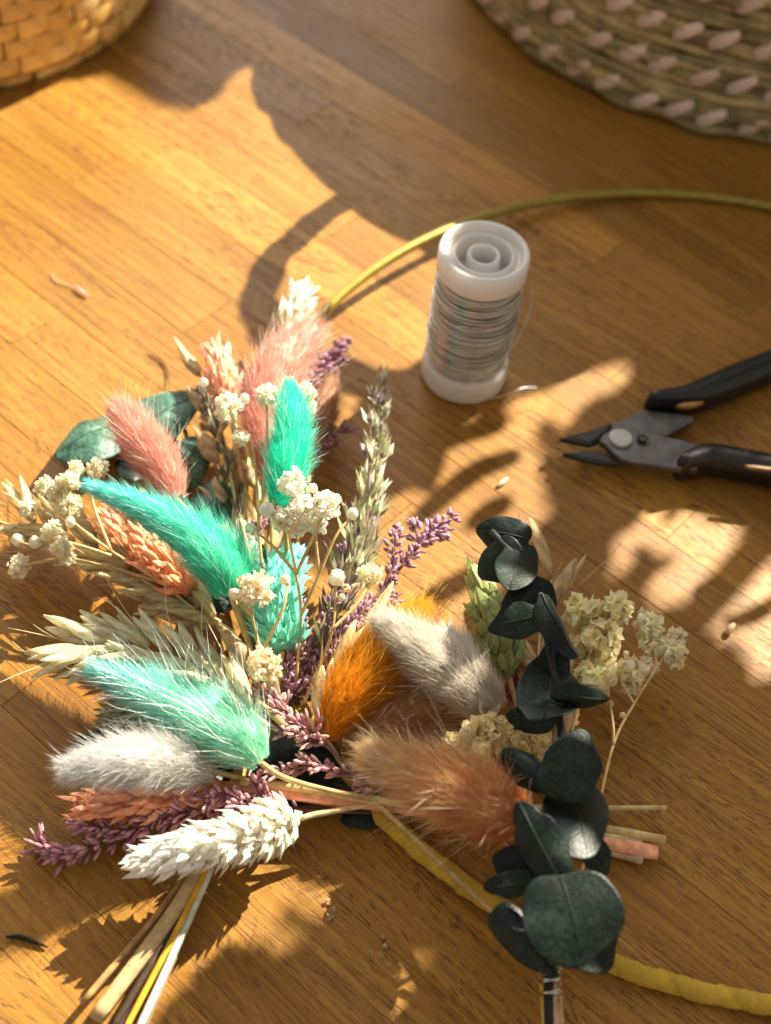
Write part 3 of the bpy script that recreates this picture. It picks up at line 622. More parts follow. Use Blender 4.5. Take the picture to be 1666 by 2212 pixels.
CAMF = -_f
def leaf(parent, cx, cy, z, a, b, ang, n=(0, -0.3, 1), cup=0.12, fold=0.0, notch=0.0, tip=0.0, seed=0, wav=0.045, name='leaf', rib=True, mat=None):
    """round leaf: half length a, half width b in picture units, long axis at ang degrees (picture, clockwise); n: which way it faces"""
    g = np.random.default_rng(seed + int(cx * 7 + cy)); n = nrm(n); P0 = at(cx, cy, z); sc = pxmm(P0); ca, sa = math.cos(math.radians(ang)), math.sin(math.radians(ang))
    rings, segs = [0.0, 0.3, 0.6, 0.82, 0.95, 1.0], 40; ph = g.uniform(0, 6, 4); top = []; tw = g.uniform(-0.22, 0.22); nk = g.uniform(0.5, 5.8, 2); nd = g.uniform(0.0, 0.10, 2); cup = cup * g.uniform(0.6, 1.8)
    def pt(r, th):
        u, v = math.cos(th), math.sin(th); k = 1 + wav * (math.sin(3 * th + ph[0]) + 0.7 * math.sin(5 * th + ph[1]))
        if notch: k *= 1 - notch * math.exp(-((abs(((th - math.pi + math.pi) % (2 * math.pi)) - math.pi)) / 0.28) ** 2) if False else 1 - notch * math.exp(-(((th % (2 * math.pi)) - math.pi) / 0.30) ** 2)
        for q_ in (0, 1): k *= 1 - nd[q_] * math.exp(-(((th % (2 * math.pi)) - nk[q_]) / 0.16) ** 2)
        x = a * u * r * k * (1 + tip * max(0, u) ** 6); y = b * v * r * k * (1 - 0.12 * u) * (1 - tip * 0.7 * max(0, u) ** 3)
        w = onplane(cx + x * ca - y * sa, cy + x * sa + y * ca, P0, n)
        off = -cup * r * r * a * sc + fold * abs(v) * r * b * sc + wav * 2.2 * a * sc * r ** 3 * math.sin(2 * th + ph[2]) + 0.3 * math.sin(6 * r * u + ph[3]) * r + tw * u * v * r * r * b * sc
        return w + n * off
    top = [pt(0.0, 0)] + [pt(r, j / segs * 2 * math.pi) for r in rings[1:] for j in range(segs)]
    top = np.array(top); k = len(top); bot = top - n * 0.20; V = np.concatenate([top, bot]); F = []
    for o, fl in ((0, False), (k, True)):
        q = [(o, o + 1 + j, o + 1 + (j + 1) % segs) for j in range(segs)]
        for i in range(len(rings) - 2):
            s0, s1 = o + 1 + i * segs, o + 1 + (i + 1) * segs; q += [(s0 + j, s1 + j, s1 + (j + 1) % segs, s0 + (j + 1) % segs) for j in range(segs)]
        F += [f[::-1] for f in q] if not fl else q
    e = 1 + (len(rings) - 2) * segs; F += [(e + j, e + (j + 1) % segs, k + e + (j + 1) % segs, k + e + j) for j in range(segs)]
    lo = part(name, V, F, mat or M_EUC, parent)
    if rib:
        R = [pt(r, math.pi) for r in (0.97, 0.6, 0.3)] + [pt(0.001, 0)] + [pt(r, 0) for r in (0.3, 0.6, 0.85)]
        V, F = tube(np.array(R) + n * 0.02, np.linspace(0.26, 0.08, 7), 6); part('midrib', V, F, M_STEM, lo, col=(0.010, 0.020, 0.015))
    return lo

# ------------------------------------------------------------------ upper bouquet (fans out towards the back, stems run down to the lower left)
G1, G2, G3 = 'flowers of the upper bouquet', 'flowers of the lower left bouquet', 'flowers of the right bouquet'
TEALD = (0.05, 0.90, 0.68)
PINK = (0.98, 0.55, 0.46)
sprig = thing('eucalyptus_sprig', at(560, 1500, 6), 'dark green round eucalyptus leaves fanned behind the left pink bunny tail', 'eucalyptus', G1)
stem_of(sprig, [(560, 1500, 6), (500, 1250, 8), (440, 1060, 9), (400, 930, 10)], 0.8, (0.10, 0.07, 0.04))
leaf(sprig, 364, 882, 12, 84, 50, -28, (0.0, 0.1, 1), 0.10, 0.06, seed=1, mat=M_EUC_GREY_SUNLIT)
leaf(sprig, 205, 930, 9, 82, 47, 160, (0.0, 0.25, 1), 0.16, -0.10, tip=0.05, seed=2, mat=M_EUC_GREY_SUNLIT)
leaf(sprig, 408, 992, 13, 62, 50, -60, (0.35, 0.1, 1), 0.14, 0.0, seed=3, mat=M_EUC_GREY_SUNLIT)
leaf(sprig, 458, 1085, 15, 54, 46, -42, (0.05, 0.1, 1), 0.12, 0.08, seed=4, mat=M_EUC_GREY_SUNLIT)
leaf(sprig, 545, 1207, 14, 50, 42, 35, (0.3, -0.1, 1), 0.12, 0.0, seed=5, mat=M_EUC_GREY_SUNLIT)
leaf(sprig, 432, 1300, 11, 68, 36, 172, (-0.1, -0.3, 1), 0.2, 0.0, seed=6)
leaf(sprig, 280, 1012, 5, 34, 24, 200, (0, 0, 1), 0.1, 0.0, seed=7)

tail('salmon pink bunny tail at left, tip leaning over eucalyptus leaves', [(382, 1078, 26), (350, 1010, 27), (300, 945, 28), (248, 872, 28)], [26, 46, 50, 44, 20], PINK, (0.98, 0.61, 0.52), 1, G1, awncol=(0.92, 0.74, 0.56), awn=100, stem=[(382, 1078, 26), (430, 1140, 20), (520, 1330, 12), (570, 1500, 8)])
tail('long teal bunny tail lying across the left side, pale blue tip', [(500, 1290, 30), (492, 1235, 34), (425, 1165, 37), (320, 1100, 36), (172, 1042, 32)], [52, 66, 60, 48, 34, 12], (0.16, 0.88, 0.62), (0.36, 0.93, 0.92), 2, G1, n=4200, awncol=(0.55, 0.82, 0.74), awn=190, awnlen=1.4, stem=[(500, 1290, 30), (540, 1400, 18), (575, 1500, 9)], tipw=0.85)
tail('upright teal bunny tail behind the white baby breath blossoms', [(612, 1095, 36), (622, 1000, 40), (632, 910, 42), (624, 820, 42)], [36, 46, 44, 36, 8], TEALD, (0.14, 0.92, 0.76), 3, G1, awncol=(0.55, 0.80, 0.68), awn=150, awnlen=1.6, stem=[(612, 1095, 36), (620, 1250, 20), (590, 1500, 8)])
tail('large pink bunny tail at the top of the upper bouquet', [(585, 1030, 22), (572, 910, 27), (605, 800, 31), (682, 700, 30)], [28, 56, 62, 58, 30], PINK, (0.98, 0.63, 0.54), 4, G1, n=4000, awncol=(0.92, 0.74, 0.60), awn=130, stem=[(585, 1030, 22), (590, 1250, 12), (585, 1500, 7)])
tail('shaded tan bunny tail behind the upright teal one', [(680, 960, 12), (700, 890, 13), (716, 815, 13)], [30, 36, 16], (0.62, 0.38, 0.24), (0.68, 0.44, 0.30), 5, G1, n=1500, awn=60, awncol=(0.60, 0.48, 0.34), stem=[(680, 960, 12), (640, 1200, 9), (592, 1500, 6)])

phalaris('small coral grass spike at the upper left of the pink tail', [(498, 885, 17), (482, 825, 18), (464, 762, 18)], [34, 40, 22], (0.94, 0.46, 0.26), (0.96, 0.64, 0.46), 11, G1, n=110, blen=8.5, bw=2.4, spread=0.4, stem=[(498, 885, 17), (540, 1150, 12), (575, 1500, 7)])
phalaris('coral grass spike lying under the long teal bunny tail', [(415, 1275, 16), (330, 1205, 18), (232, 1118, 19)], [34, 46, 26], (0.98, 0.38, 0.16), (0.98, 0.58, 0.36), 12, G1, n=190, blen=7.0, bw=2.2, stem=[(415, 1275, 16), (500, 1390, 11), (570, 1500, 7)])
phalaris('teal dyed grass spike in the middle of the upper bouquet', [(610, 1405, 17), (598, 1310, 20), (622, 1212, 21)], [50, 56, 36], (0.26, 0.84, 0.66), (0.34, 0.92, 0.82), 13, G1, n=460, blen=6.4, bw=2.3, spread=1.15, stem=[(610, 1405, 17), (600, 1500, 10)])
phalaris('small whitish grass spike peeking out above the big pink tail', [(615, 720, 20), (648, 632, 20)], [26, 28, 12], (0.72, 0.68, 0.50), (0.86, 0.84, 0.70), 14, G1, n=60, blen=9.0, bw=3.0, spread=0.5, stem=[(615, 720, 20), (590, 1000, 10), (582, 1400, 6)])

wheat('long cream oat ear pointing left under the coral spike', [(500, 1365, 8), (370, 1285, 10), (230, 1205, 11), (60, 1130, 10)], 21, G1, 16, 15.5, 4.6, (0.97, 0.80, 0.48), awn=1, spread=0.62, stem=[(500, 1365, 8), (580, 1500, 5)], husks=6)
wheat('cream oat husks among the stems below the small coral spike', [(540, 1330, 9), (500, 1150, 12), (465, 960, 13), (430, 800, 13)], 22, G1, 11, 14.0, 4.8, (0.88, 0.72, 0.44), spread=0.5, husks=3)
wheat('second cream oat ear half hidden behind the baby breath', [(600, 1400, 8), (570, 1210, 10), (560, 1050, 11)], 23, G1, 7, 14.0, 4.4, (0.88, 0.72, 0.44), spread=0.6, husks=3)
grass('tall green and purple grass head right of the teal tail', [(735, 1290, 12), (775, 1180, 18), (800, 1060, 23), (815, 930, 26), (822, 822, 27)], 31, G1, 30, 15, 8.5, 1.8, 4.4, cols=((0.60, 0.60, 0.36), (0.40, 0.29, 0.32), (0.86, 0.84, 0.66), (0.62, 0.58, 0.42)), stem=[(735, 1290, 12), (680, 1420, 9), (605, 1520, 6)])
grass('dark olive grass head slanting beside the small coral spike', [(520, 1120, 18), (490, 1000, 20), (455, 900, 21), (438, 845, 21)], 32, G1, 11, 12, 7.0, 1.1, 2.4, cols=((0.17, 0.17, 0.09), (0.22, 0.15, 0.12), (0.36, 0.36, 0.22)), stem=[(520, 1120, 18), (560, 1300, 12), (588, 1500, 7)])
grass('short green grass tuft beside the purple statice', [(690, 1420, 9), (730, 1320, 14), (745, 1230, 18), (765, 1150, 19)], 33, G1, 10, 14, 9.0, 1.3, 4.6, cols=((0.36, 0.38, 0.20), (0.26, 0.17, 0.18), (0.52, 0.50, 0.34)))

statice('branching purple statice reaching up to the right of the upper bouquet', [
    ([(600, 1560, 5), (680, 1440, 10), (770, 1340, 14), (850, 1245, 17), (905, 1180, 18), (930, 1150, 18), (990, 1106, 18)], 0.12, 1.0),
    ([(830, 1268, 16), (848, 1210, 19), (856, 1130, 20)], 0.2, 1.0), ([(905, 1180, 18), (900, 1150, 19), (890, 1130, 19)], 0.1, 1.0), ([(930, 1152, 18), (965, 1148, 18)], 0.2, 1.0),
    ([(650, 1480, 8), (680, 1380, 12), (735, 1250, 17), (748, 1175, 18)], 0.1, 1.0), ([(640, 1500, 7), (720, 1390, 11), (790, 1330, 13), (870, 1280, 13)], 0.1, 1.0),
    ([(620, 1520, 7), (640, 1440, 12), (655, 1340, 16), (640, 1290, 17)], 0.1, 0.9), ([(640, 1520, 6), (690, 1420, 9), (720, 1340, 12), (760, 1290, 13)], 0.1, 1.0),
    ([(610, 1530, 8), (625, 1470, 13), (620, 1410, 15)], 0.1, 1.0), ([(640, 1500, 9), (700, 1440, 13), (735, 1400, 14)], 0.0, 1.0), ([(660, 1470, 9), (745, 1360, 14), (800, 1310, 14)], 0.1, 1.0)], 41, G1)
statice('dark purple statice twigs behind the large pink bunny tail', [
    ([(600, 1200, 6), (640, 950, 12), (690, 800, 15), (752, 738, 15)], 0.55, 1.0), ([(660, 880, 12), (700, 810, 13), (742, 775, 13)], 0.2, 1.0), ([(650, 960, 12), (700, 935, 13), (760, 934, 12)], 0.2, 1.0), ([(640, 1000, 11), (690, 975, 12), (730, 960, 12)], 0.3, 1.0), ([(630, 1100, 8), (560, 1130, 12), (540, 1170, 13)], 0.3, 1.0)], 42, G1, c1=(0.20, 0.075, 0.13), c2=(0.45, 0.25, 0.33))

gyp('white baby breath clustered in front of the upright teal tail', [
    [(640, 1470, 12), (650, 1330, 24), (640, 1240, 32), (625, 1150, 42), (634, 1050, 48)], [(640, 1240, 32), (672, 1170, 40), (705, 1095, 45)], [(650, 1330, 24), (690, 1240, 32), (725, 1160, 38), (762, 1112, 40)],
    [(640, 1240, 32), (590, 1180, 38), (542, 1140, 41)], [(625, 1150, 42), (600, 1130, 44), (576, 1102, 45)], [(690, 1240, 32), (682, 1160, 38), (684, 1130, 40)], [(625, 1150, 42), (650, 1120, 45), (658, 1096, 46)]],
    [(632, 1043, 49, 33), (656, 1094, 46, 33), (706, 1092, 46, 36), (612, 1122, 43, 31), (684, 1130, 40, 28), (640, 1135, 40, 28)], [(676, 1054, 46, 11), (762, 1110, 40, 13), (541, 1140, 41, 12), (577, 1100, 45, 16), (722, 1245, 34, 8)], 51, G1)
gyp('cream baby breath scattered over the large pink bunny tail', [
    [(580, 1400, 8), (560, 1150, 22), (552, 1010, 30), (540, 950, 33), (520, 945, 34)], [(552, 1010, 30), (500, 900, 33), (490, 882, 34)], [(560, 1150, 22), (575, 980, 34), (577, 860, 40)], [(575, 980, 34), (640, 900, 38), (664, 850, 39)]],
    [(490, 880, 35, 34), (576, 854, 41, 29), (665, 846, 40, 22), (521, 945, 35, 21), (668, 880, 37, 18)], [(528, 862, 34, 12), (440, 826, 30, 10)], 52, G1, col=(0.97, 0.95, 0.82))
gyp('two tan shaded baby breath blossoms in the bouquet centre', [
    [(610, 1540, 10), (575, 1440, 22), (545, 1330, 34), (556, 1280, 40)], [(575, 1440, 22), (570, 1435, 32)], [(545, 1330, 34), (510, 1290, 38), (500, 1280, 38)], [(570, 1400, 28), (610, 1320, 36), (622, 1262, 38)]],
    [(555, 1274, 41, 42), (570, 1436, 34, 40)], [(507, 1283, 38, 14), (616, 1252, 37, 12)], 53, G1, col=(0.94, 0.84, 0.66))
gyp('tan baby breath blossom and bud in front of the purple statice', [
    [(650, 1530, 8), (690, 1440, 16), (718, 1360, 24), (728, 1262, 30)], [(718, 1360, 24), (775, 1300, 26), (800, 1250, 27)], [(728, 1300, 28), (745, 1275, 30), (748, 1268, 30)]],
    [(800, 1243, 27, 31)], [(728, 1248, 31, 18), (748, 1270, 29, 9), (738, 1290, 29, 8)], 54, G1, col=(0.95, 0.87, 0.70))
gyp('cream baby breath spread flat at the far left edge', [
    [(520, 1400, 6), (350, 1260, 16), (240, 1190, 20), (150, 1120, 22), (100, 1060, 22)], [(240, 1190, 20), (200, 1080, 24), (212, 1012, 24)], [(150, 1120, 22), (150, 1070, 25), (160, 1020, 25)],
    [(350, 1260, 16), (250, 1228, 17), (150, 1205, 18), (40, 1170, 17)], [(150, 1205, 18), (80, 1215, 15), (42, 1225, 14)], [(200, 1160, 21), (120, 1110, 21), (68, 1098, 20)], [(240, 1200, 20), (140, 1170, 21), (78, 1170, 19)], [(60, 1145, 14), (0, 1128, 12)]],
    [(212, 1010, 25, 25), (166, 1012, 25, 20), (146, 1042, 26, 28), (96, 1049, 22, 25), (116, 1068, 23, 20), (150, 1092, 22, 30), (62, 1098, 20, 23), (132, 1183, 22, 27), (112, 1148, 22, 26), (42, 1224, 14, 28), (146, 1205, 19, 20)], [(76, 1171, 19, 14), (38, 1166, 17, 14), (140, 1103, 23, 8), (152, 1128, 22, 12)], 55, G1, col=(0.97, 0.93, 0.78))

# cut stems of the upper bouquet, lower left
for lab, pts, r, c, fl in (
    ('thin tan cut stem, leftmost of the fanned stems at lower left', [(560, 1560, 6), (400, 1890, 5), (178, 2168, 3)], 0.9, (0.42, 0.25, 0.09), 1.0),
    ('broad flat straw stem among the cut stems at lower left', [(565, 1560, 9), (425, 1890, 7), (205, 2202, 3.5)], 2.0, (0.54, 0.38, 0.18), 0.5),
    ('dark brown cut stem at lower left, beside the broad straw one', [(570, 1560, 7), (434, 1890, 6), (236, 2235, 3)], 1.0, (0.055, 0.035, 0.02), 1.0),
    ('bright yellow cut stem at lower left', [(572, 1560, 9), (440, 1890, 7.5), (262, 2240, 4)], 0.75, (0.68, 0.38, 0.03), 1.0),
    ('pale mint cut stem at lower left', [(576, 1560, 8), (447, 1895, 6.5), (292, 2240, 3.2)], 0.95, (0.62, 0.66, 0.55), 1.0),
    ('very thin grey cut stem, rightmost at lower left', [(580, 1560, 5), (450, 1900, 4), (306, 2240, 1.5)], 0.42, (0.30, 0.22, 0.14), 1.0),
    ('purple brown cut stem end at the bottom edge', [(575, 1560, 5), (436, 1895, 4), (246, 2240, 1.8)], 1.1, (0.13, 0.05, 0.08), 1.0)):
    o = thing('cut_stem', at(*pts[-1]), lab, 'stem', 'cut stems of the upper bouquet'); stem_of(o, pts, r, c, flat=fl, taper=1.0)

# ------------------------------------------------------------------ lower left bouquet (heads to the left, stems run right under the peach tail)
sprig = thing('eucalyptus_sprig', at(850, 1730, 3), 'shaded dark eucalyptus leaves under the purple statice and thin stems', 'eucalyptus', G2)
stem_of(sprig, [(850, 1735, 4), (700, 1690, 4), (500, 1640, 4), (300, 1580, 4)], 0.8, (0.08, 0.06, 0.04))
leaf(sprig, 650, 1625, 9, 88, 60, 190, (0.1, -0.1, 1), 0.10, seed=11)
leaf(sprig, 640, 1700, 5, 130, 40, 180, (0.0, -0.2, 1), 0.06, seed=12)
leaf(sprig, 795, 1752, 4, 60, 34, 160, (0.1, -0.2, 1), 0.10, seed=13)
leaf(sprig, 240, 1576, 5, 84, 34, 160, (0.0, 0.1, 1), 0.10, seed=14)
leaf(sprig, 500, 1660, 4, 60, 32, 180, (0.0, 0.0, 1), 0.10, seed=15)

wheat('cream oat ear lying above the mint bunny tail', [(580, 1570, 12), (450, 1470, 16), (310, 1410, 18), (190, 1405, 18)], 24, G2, 15, 15.5, 4.3, (1.0, 0.89, 0.62), awn=1, spread=0.5, husks=6)
tail('mint green bunny tail with long pale bristles, lower left', [(566, 1648, 19), (505, 1590, 22), (400, 1530, 22), (290, 1482, 22), (190, 1440, 23)], [34, 72, 74, 56, 36, 14], (0.54, 0.97, 0.72), (0.52, 0.97, 0.92), 6, G2, n=4600, awn=230, awnlen=2.3, awnr=0.115, awnspread=1.7, awncol=(0.86, 0.95, 0.92), stem=[(562, 1646, 18), (610, 1678, 17), (700, 1705, 15), (860, 1737, 9), (1200, 1790, 4), (1385, 1800, 3)], spread=0.8)
tail('silvery white bunny tail below the mint one', [(458, 1665, 15), (380, 1650, 21), (260, 1645, 26), (125, 1668, 27)], [36, 58, 62, 50, 22], (0.86, 0.83, 0.78), (0.95, 0.95, 0.94), 7, G2, n=4000, awn=120, awnlen=1.5, awncol=(0.82, 0.84, 0.82), spread=0.75, stem=[(458, 1665, 14), (600, 1700, 9), (860, 1745, 5), (1320, 1790, 3), (1385, 1816, 2.5)])
phalaris('coral grass spike mostly hidden under the white bunny tail', [(500, 1705, 9), (340, 1730, 10), (178, 1742, 9)], [24, 44, 34], (0.92, 0.38, 0.20), (0.92, 0.44, 0.24), 15, G2, n=170, blen=8.0, bw=2.2, spread=0.55)
phalaris('cream white grass spike in front, its bracts raised in points', [(640, 1772, 12), (560, 1795, 16), (440, 1830, 17), (305, 1862, 14)], [24, 46, 54, 44, 22], (0.93, 0.88, 0.72), (0.95, 0.93, 0.84), 16, G2, n=420, blen=6.6, bw=2.6, spread=1.1, stem=[(650, 1768, 12), (700, 1756, 11), (860, 1735, 8), (1200, 1745, 5), (1440, 1745, 4)], stemcol=(0.62, 0.46, 0.22))
phalaris('olive green grass spike in the gap under the mint tail', [(420, 1590, 9), (330, 1570, 10), (240, 1552, 9)], [24, 30, 14], (0.24, 0.25, 0.09), (0.32, 0.32, 0.13), 17, G2, n=80, blen=8.0, bw=2.8)
wheat('pale folded husk leaf pointing down into the bouquet centre', [(655, 1600, 16), (600, 1520, 22), (575, 1470, 24)], 25, G2, 3, 19.0, 5.5, (0.62, 0.48, 0.26), spread=0.1, husks=1, cat='husk', name='dry_husk')
statice('rosy purple statice crossing over the dark eucalyptus leaf', [
    ([(840, 1725, 8), (760, 1660, 13), (680, 1590, 18), (610, 1540, 21), (550, 1480, 22)], 0.45, 1.0), ([(700, 1610, 16), (660, 1590, 19), (600, 1580, 20)], 0.2, 1.0), ([(680, 1590, 18), (700, 1570, 20)], 0.2, 1.0),
    ([(790, 1690, 11), (700, 1655, 14), (640, 1660, 14), (575, 1672, 13)], 0.15, 1.0), ([(820, 1710, 10), (775, 1645, 13)], 0.4, 1.0), ([(840, 1725, 9), (790, 1700, 11), (775, 1695, 11)], 0.3, 1.0), ([(640, 1560, 20), (590, 1500, 23)], 0.2, 1.0)], 43, G2, c1=(0.42, 0.17, 0.22), c2=(0.80, 0.50, 0.44), fl=3.0)
statice('long purple statice spray creeping left along the table, front', [
    ([(800, 1755, 5), (650, 1750, 8), (500, 1745, 10), (340, 1785, 8), (200, 1832, 5), (130, 1845, 4), (72, 1822, 4)], 0.28, 1.0), ([(600, 1750, 9), (565, 1715, 13), (553, 1680, 15)], 0.1, 1.0), ([(540, 1745, 10), (480, 1715, 14), (440, 1735, 14)], 0.1, 1.0),
    ([(300, 1795, 7), (230, 1790, 8), (165, 1770, 8)], 0.1, 1.0), ([(420, 1755, 10), (340, 1765, 10), (290, 1790, 8)], 0.0, 1.0), ([(640, 1752, 8), (560, 1740, 13), (500, 1735, 14)], 0.0, 1.0)], 44, G2, c1=(0.30, 0.10, 0.15), c2=(0.72, 0.40, 0.42), fl=3.2, dens=1.8)

# their cut ends on the right, past the eucalyptus
o = thing('dry_grass_blade', at(860, 1745, 7), 'flat coral dyed grass blade running right under the peach tail', 'grass blade', G2)
stem_of(o, [(480, 1702, 10), (600, 1708, 11), (720, 1725, 10), (870, 1742, 8), (1150, 1790, 5), (1320, 1822, 4), (1421, 1842, 3)], 2.1, (0.80, 0.36, 0.20), name='blade', flat=0.35, taper=1.05, n=40)
for lab, pts, r, c in (
    ('thin straw stem beside the coral blade, left of the peach tail', [(520, 1690, 12), (650, 1702, 12), (870, 1738, 9), (1200, 1775, 5), (1437, 1814, 3.5)], 1.15, (0.60, 0.42, 0.18)),
    ('short pale cut stem end just above the coral blade end, right', [(1150, 1790, 5), (1310, 1806, 4), (1386, 1819, 3)], 0.9, (0.62, 0.50, 0.26)),
    ('pale cut stem end lying below the coral blade end, right', [(1150, 1800, 3), (1300, 1832, 2.5), (1388, 1856, 2)], 1.5, (0.58, 0.42, 0.26)),
    ('greyish cut stem end above the others, right of eucalyptus', [(1150, 1768, 5), (1310, 1788, 4), (1380, 1798, 3)], 0.7, (0.42, 0.35, 0.22))):
    o = thing('cut_stem', at(*pts[-1]), lab, 'stem', 'cut stems of the lower left bouquet'); stem_of(o, pts, r, c, taper=1.0)

# ------------------------------------------------------------------ right bouquet
tail('bright orange bunny tail leaning left of the grey one', [(700, 1592, 16), (755, 1505, 20), (830, 1420, 22), (925, 1322, 22)], [32, 66, 74, 66, 34], (0.99, 0.49, 0.03), (0.99, 0.58, 0.04), 8, G3, n=6400, awn=130, awncol=(0.80, 0.48, 0.14), spread=0.5, stem=[(700, 1592, 16), (800, 1720, 10), (1150, 2050, 6)])
wheat('cream papery husk edging the orange bunny tail', [(690, 1560, 18), (720, 1470, 19), (790, 1380, 20)], 26, G3, 5, 17.0, 5.0, (0.92, 0.80, 0.52), spread=0.12, husks=2, cat='husk', name='dry_husk')
tail('light brown bunny tail lying below the orange one', [(740, 1610, 10), (830, 1560, 13), (930, 1500, 15), (1010, 1430, 15)], [40, 66, 70, 46], (0.74, 0.44, 0.20), (0.82, 0.58, 0.34), 9, G3, n=3400, awn=120, awncol=(0.66, 0.50, 0.32), spread=0.55)
tail('fluffy white bunny tail just showing behind the grey one', [(1040, 1500, 20), (990, 1430, 23), (955, 1370, 24)], [40, 48, 24], (0.93, 0.92, 0.88), (0.95, 0.95, 0.93), 10, G3, n=2200, awn=90, awncol=(0.80, 0.74, 0.60))
tail('grey beige bunny tail above the peach one', [(1075, 1540, 24), (1010, 1480, 28), (920, 1410, 30), (808, 1325, 31)], [46, 66, 62, 50, 24], (0.86, 0.80, 0.71), (0.90, 0.86, 0.79), 12, G3, n=4400, awn=110, awncol=(0.66, 0.58, 0.44), awnlen=1.5, spread=0.55)
tail('large peach bunny tail beside the eucalyptus sprig', [(1122, 1772, 28), (1030, 1725, 36), (920, 1680, 38), (778, 1628, 34)], [64, 84, 78, 58, 28], (0.99, 0.55, 0.26), (0.98, 0.77, 0.50), 13, G3, n=5600, awn=190, awncol=(0.90, 0.72, 0.50), awnlen=1.7, awnr=0.105, awnspread=2.2, spread=0.7, stem=[(1122, 1772, 28), (1165, 1900, 22), (1190, 2150, 12)])
phalaris('green grass spike standing left of the eucalyptus top', [(1100, 1462, 14), (1072, 1370, 17), (1034, 1250, 18)], [20, 42, 44, 32, 12], (0.30, 0.36, 0.12), (0.42, 0.46, 0.18), 18, G3, n=190, blen=8.2, bw=3.3, spread=0.6, stem=[(1100, 1462, 14), (1130, 1600, 12), (1185, 2100, 8)])
wheat('straw oat ear mostly hidden behind the eucalyptus sprig', [(1195, 1680, 8), (1185, 1560, 11), (1165, 1400, 13), (1195, 1240, 14)], 27, G3, 9, 17.0, 4.4, (0.82, 0.62, 0.34), awn=1, spread=0.45, husks=3)
statice('reddish purple statice beside the green grass spike', [
    ([(1160, 1640, 6), (1120, 1530, 10), (1110, 1460, 11), (1085, 1400, 11)], 0.1, 0.8), ([(1130, 1560, 9), (1090, 1480, 12)], 0.1, 1.0), ([(1140, 1560, 9), (1150, 1470, 11), (1100, 1330, 10)], 0.1, 1.0), ([(1150, 1900, 8), (1110, 1860, 8), (1105, 1830, 9)], 0.3, 1.0)], 45, G3, c1=(0.34, 0.10, 0.10), c2=(0.60, 0.24, 0.22))
YB = (0.98, 0.89, 0.62)
gyp('yellowed papery blossoms bunched just right of the eucalyptus', [
    [(1190, 1900, 8), (1225, 1640, 12), (1255, 1500, 15), (1275, 1400, 17), (1270, 1335, 18)], [(1275, 1400, 17), (1315, 1340, 18), (1332, 1310, 18)]],
    [(1262, 1325, 17, 40), (1331, 1316, 18, 35), (1296, 1386, 17, 47), (1286, 1462, 15, 41), (1250, 1400, 13, 30)], [], 56, G3, col=YB, size=0.80, n=64)
gyp('yellowish blossom cluster on a thin stem at far right', [
    [(1195, 2100, 6), (1280, 1800, 8), (1325, 1610, 10), (1370, 1520, 12), (1420, 1440, 14), (1440, 1410, 14)], [(1370, 1520, 12), (1345, 1480, 13)], [(1420, 1440, 14), (1410, 1370, 14)], [(1325, 1610, 10), (1325, 1570, 12), (1318, 1520, 13)], [(1330, 1480, 11), (1400, 1420, 11)]],
    [(1402, 1352, 14, 33), (1416, 1396, 13, 31), (1452, 1410, 14, 32), (1362, 1462, 12, 41), (1462, 1378, 13, 22), (1398, 1440, 12, 24)], [(1352, 1412, 12, 7), (1318, 1520, 12, 8), (1345, 1545, 11, 7)], 57, G3, col=(0.98, 0.91, 0.70), size=0.58, n=90)
gyp('dull yellow blossoms tucked above the peach bunny tail', [
    [(1160, 1900, 10), (1130, 1720, 20), (1080, 1630, 27)], [(1130, 1720, 20), (1145, 1610, 20)]],
    [(1030, 1600, 30, 48), (1065, 1575, 31, 38), (985, 1612, 26, 30), (1145, 1612, 17, 42), (1095, 1605, 20, 30)], [], 58, G3, col=(0.95, 0.84, 0.54), size=0.55, n=100)

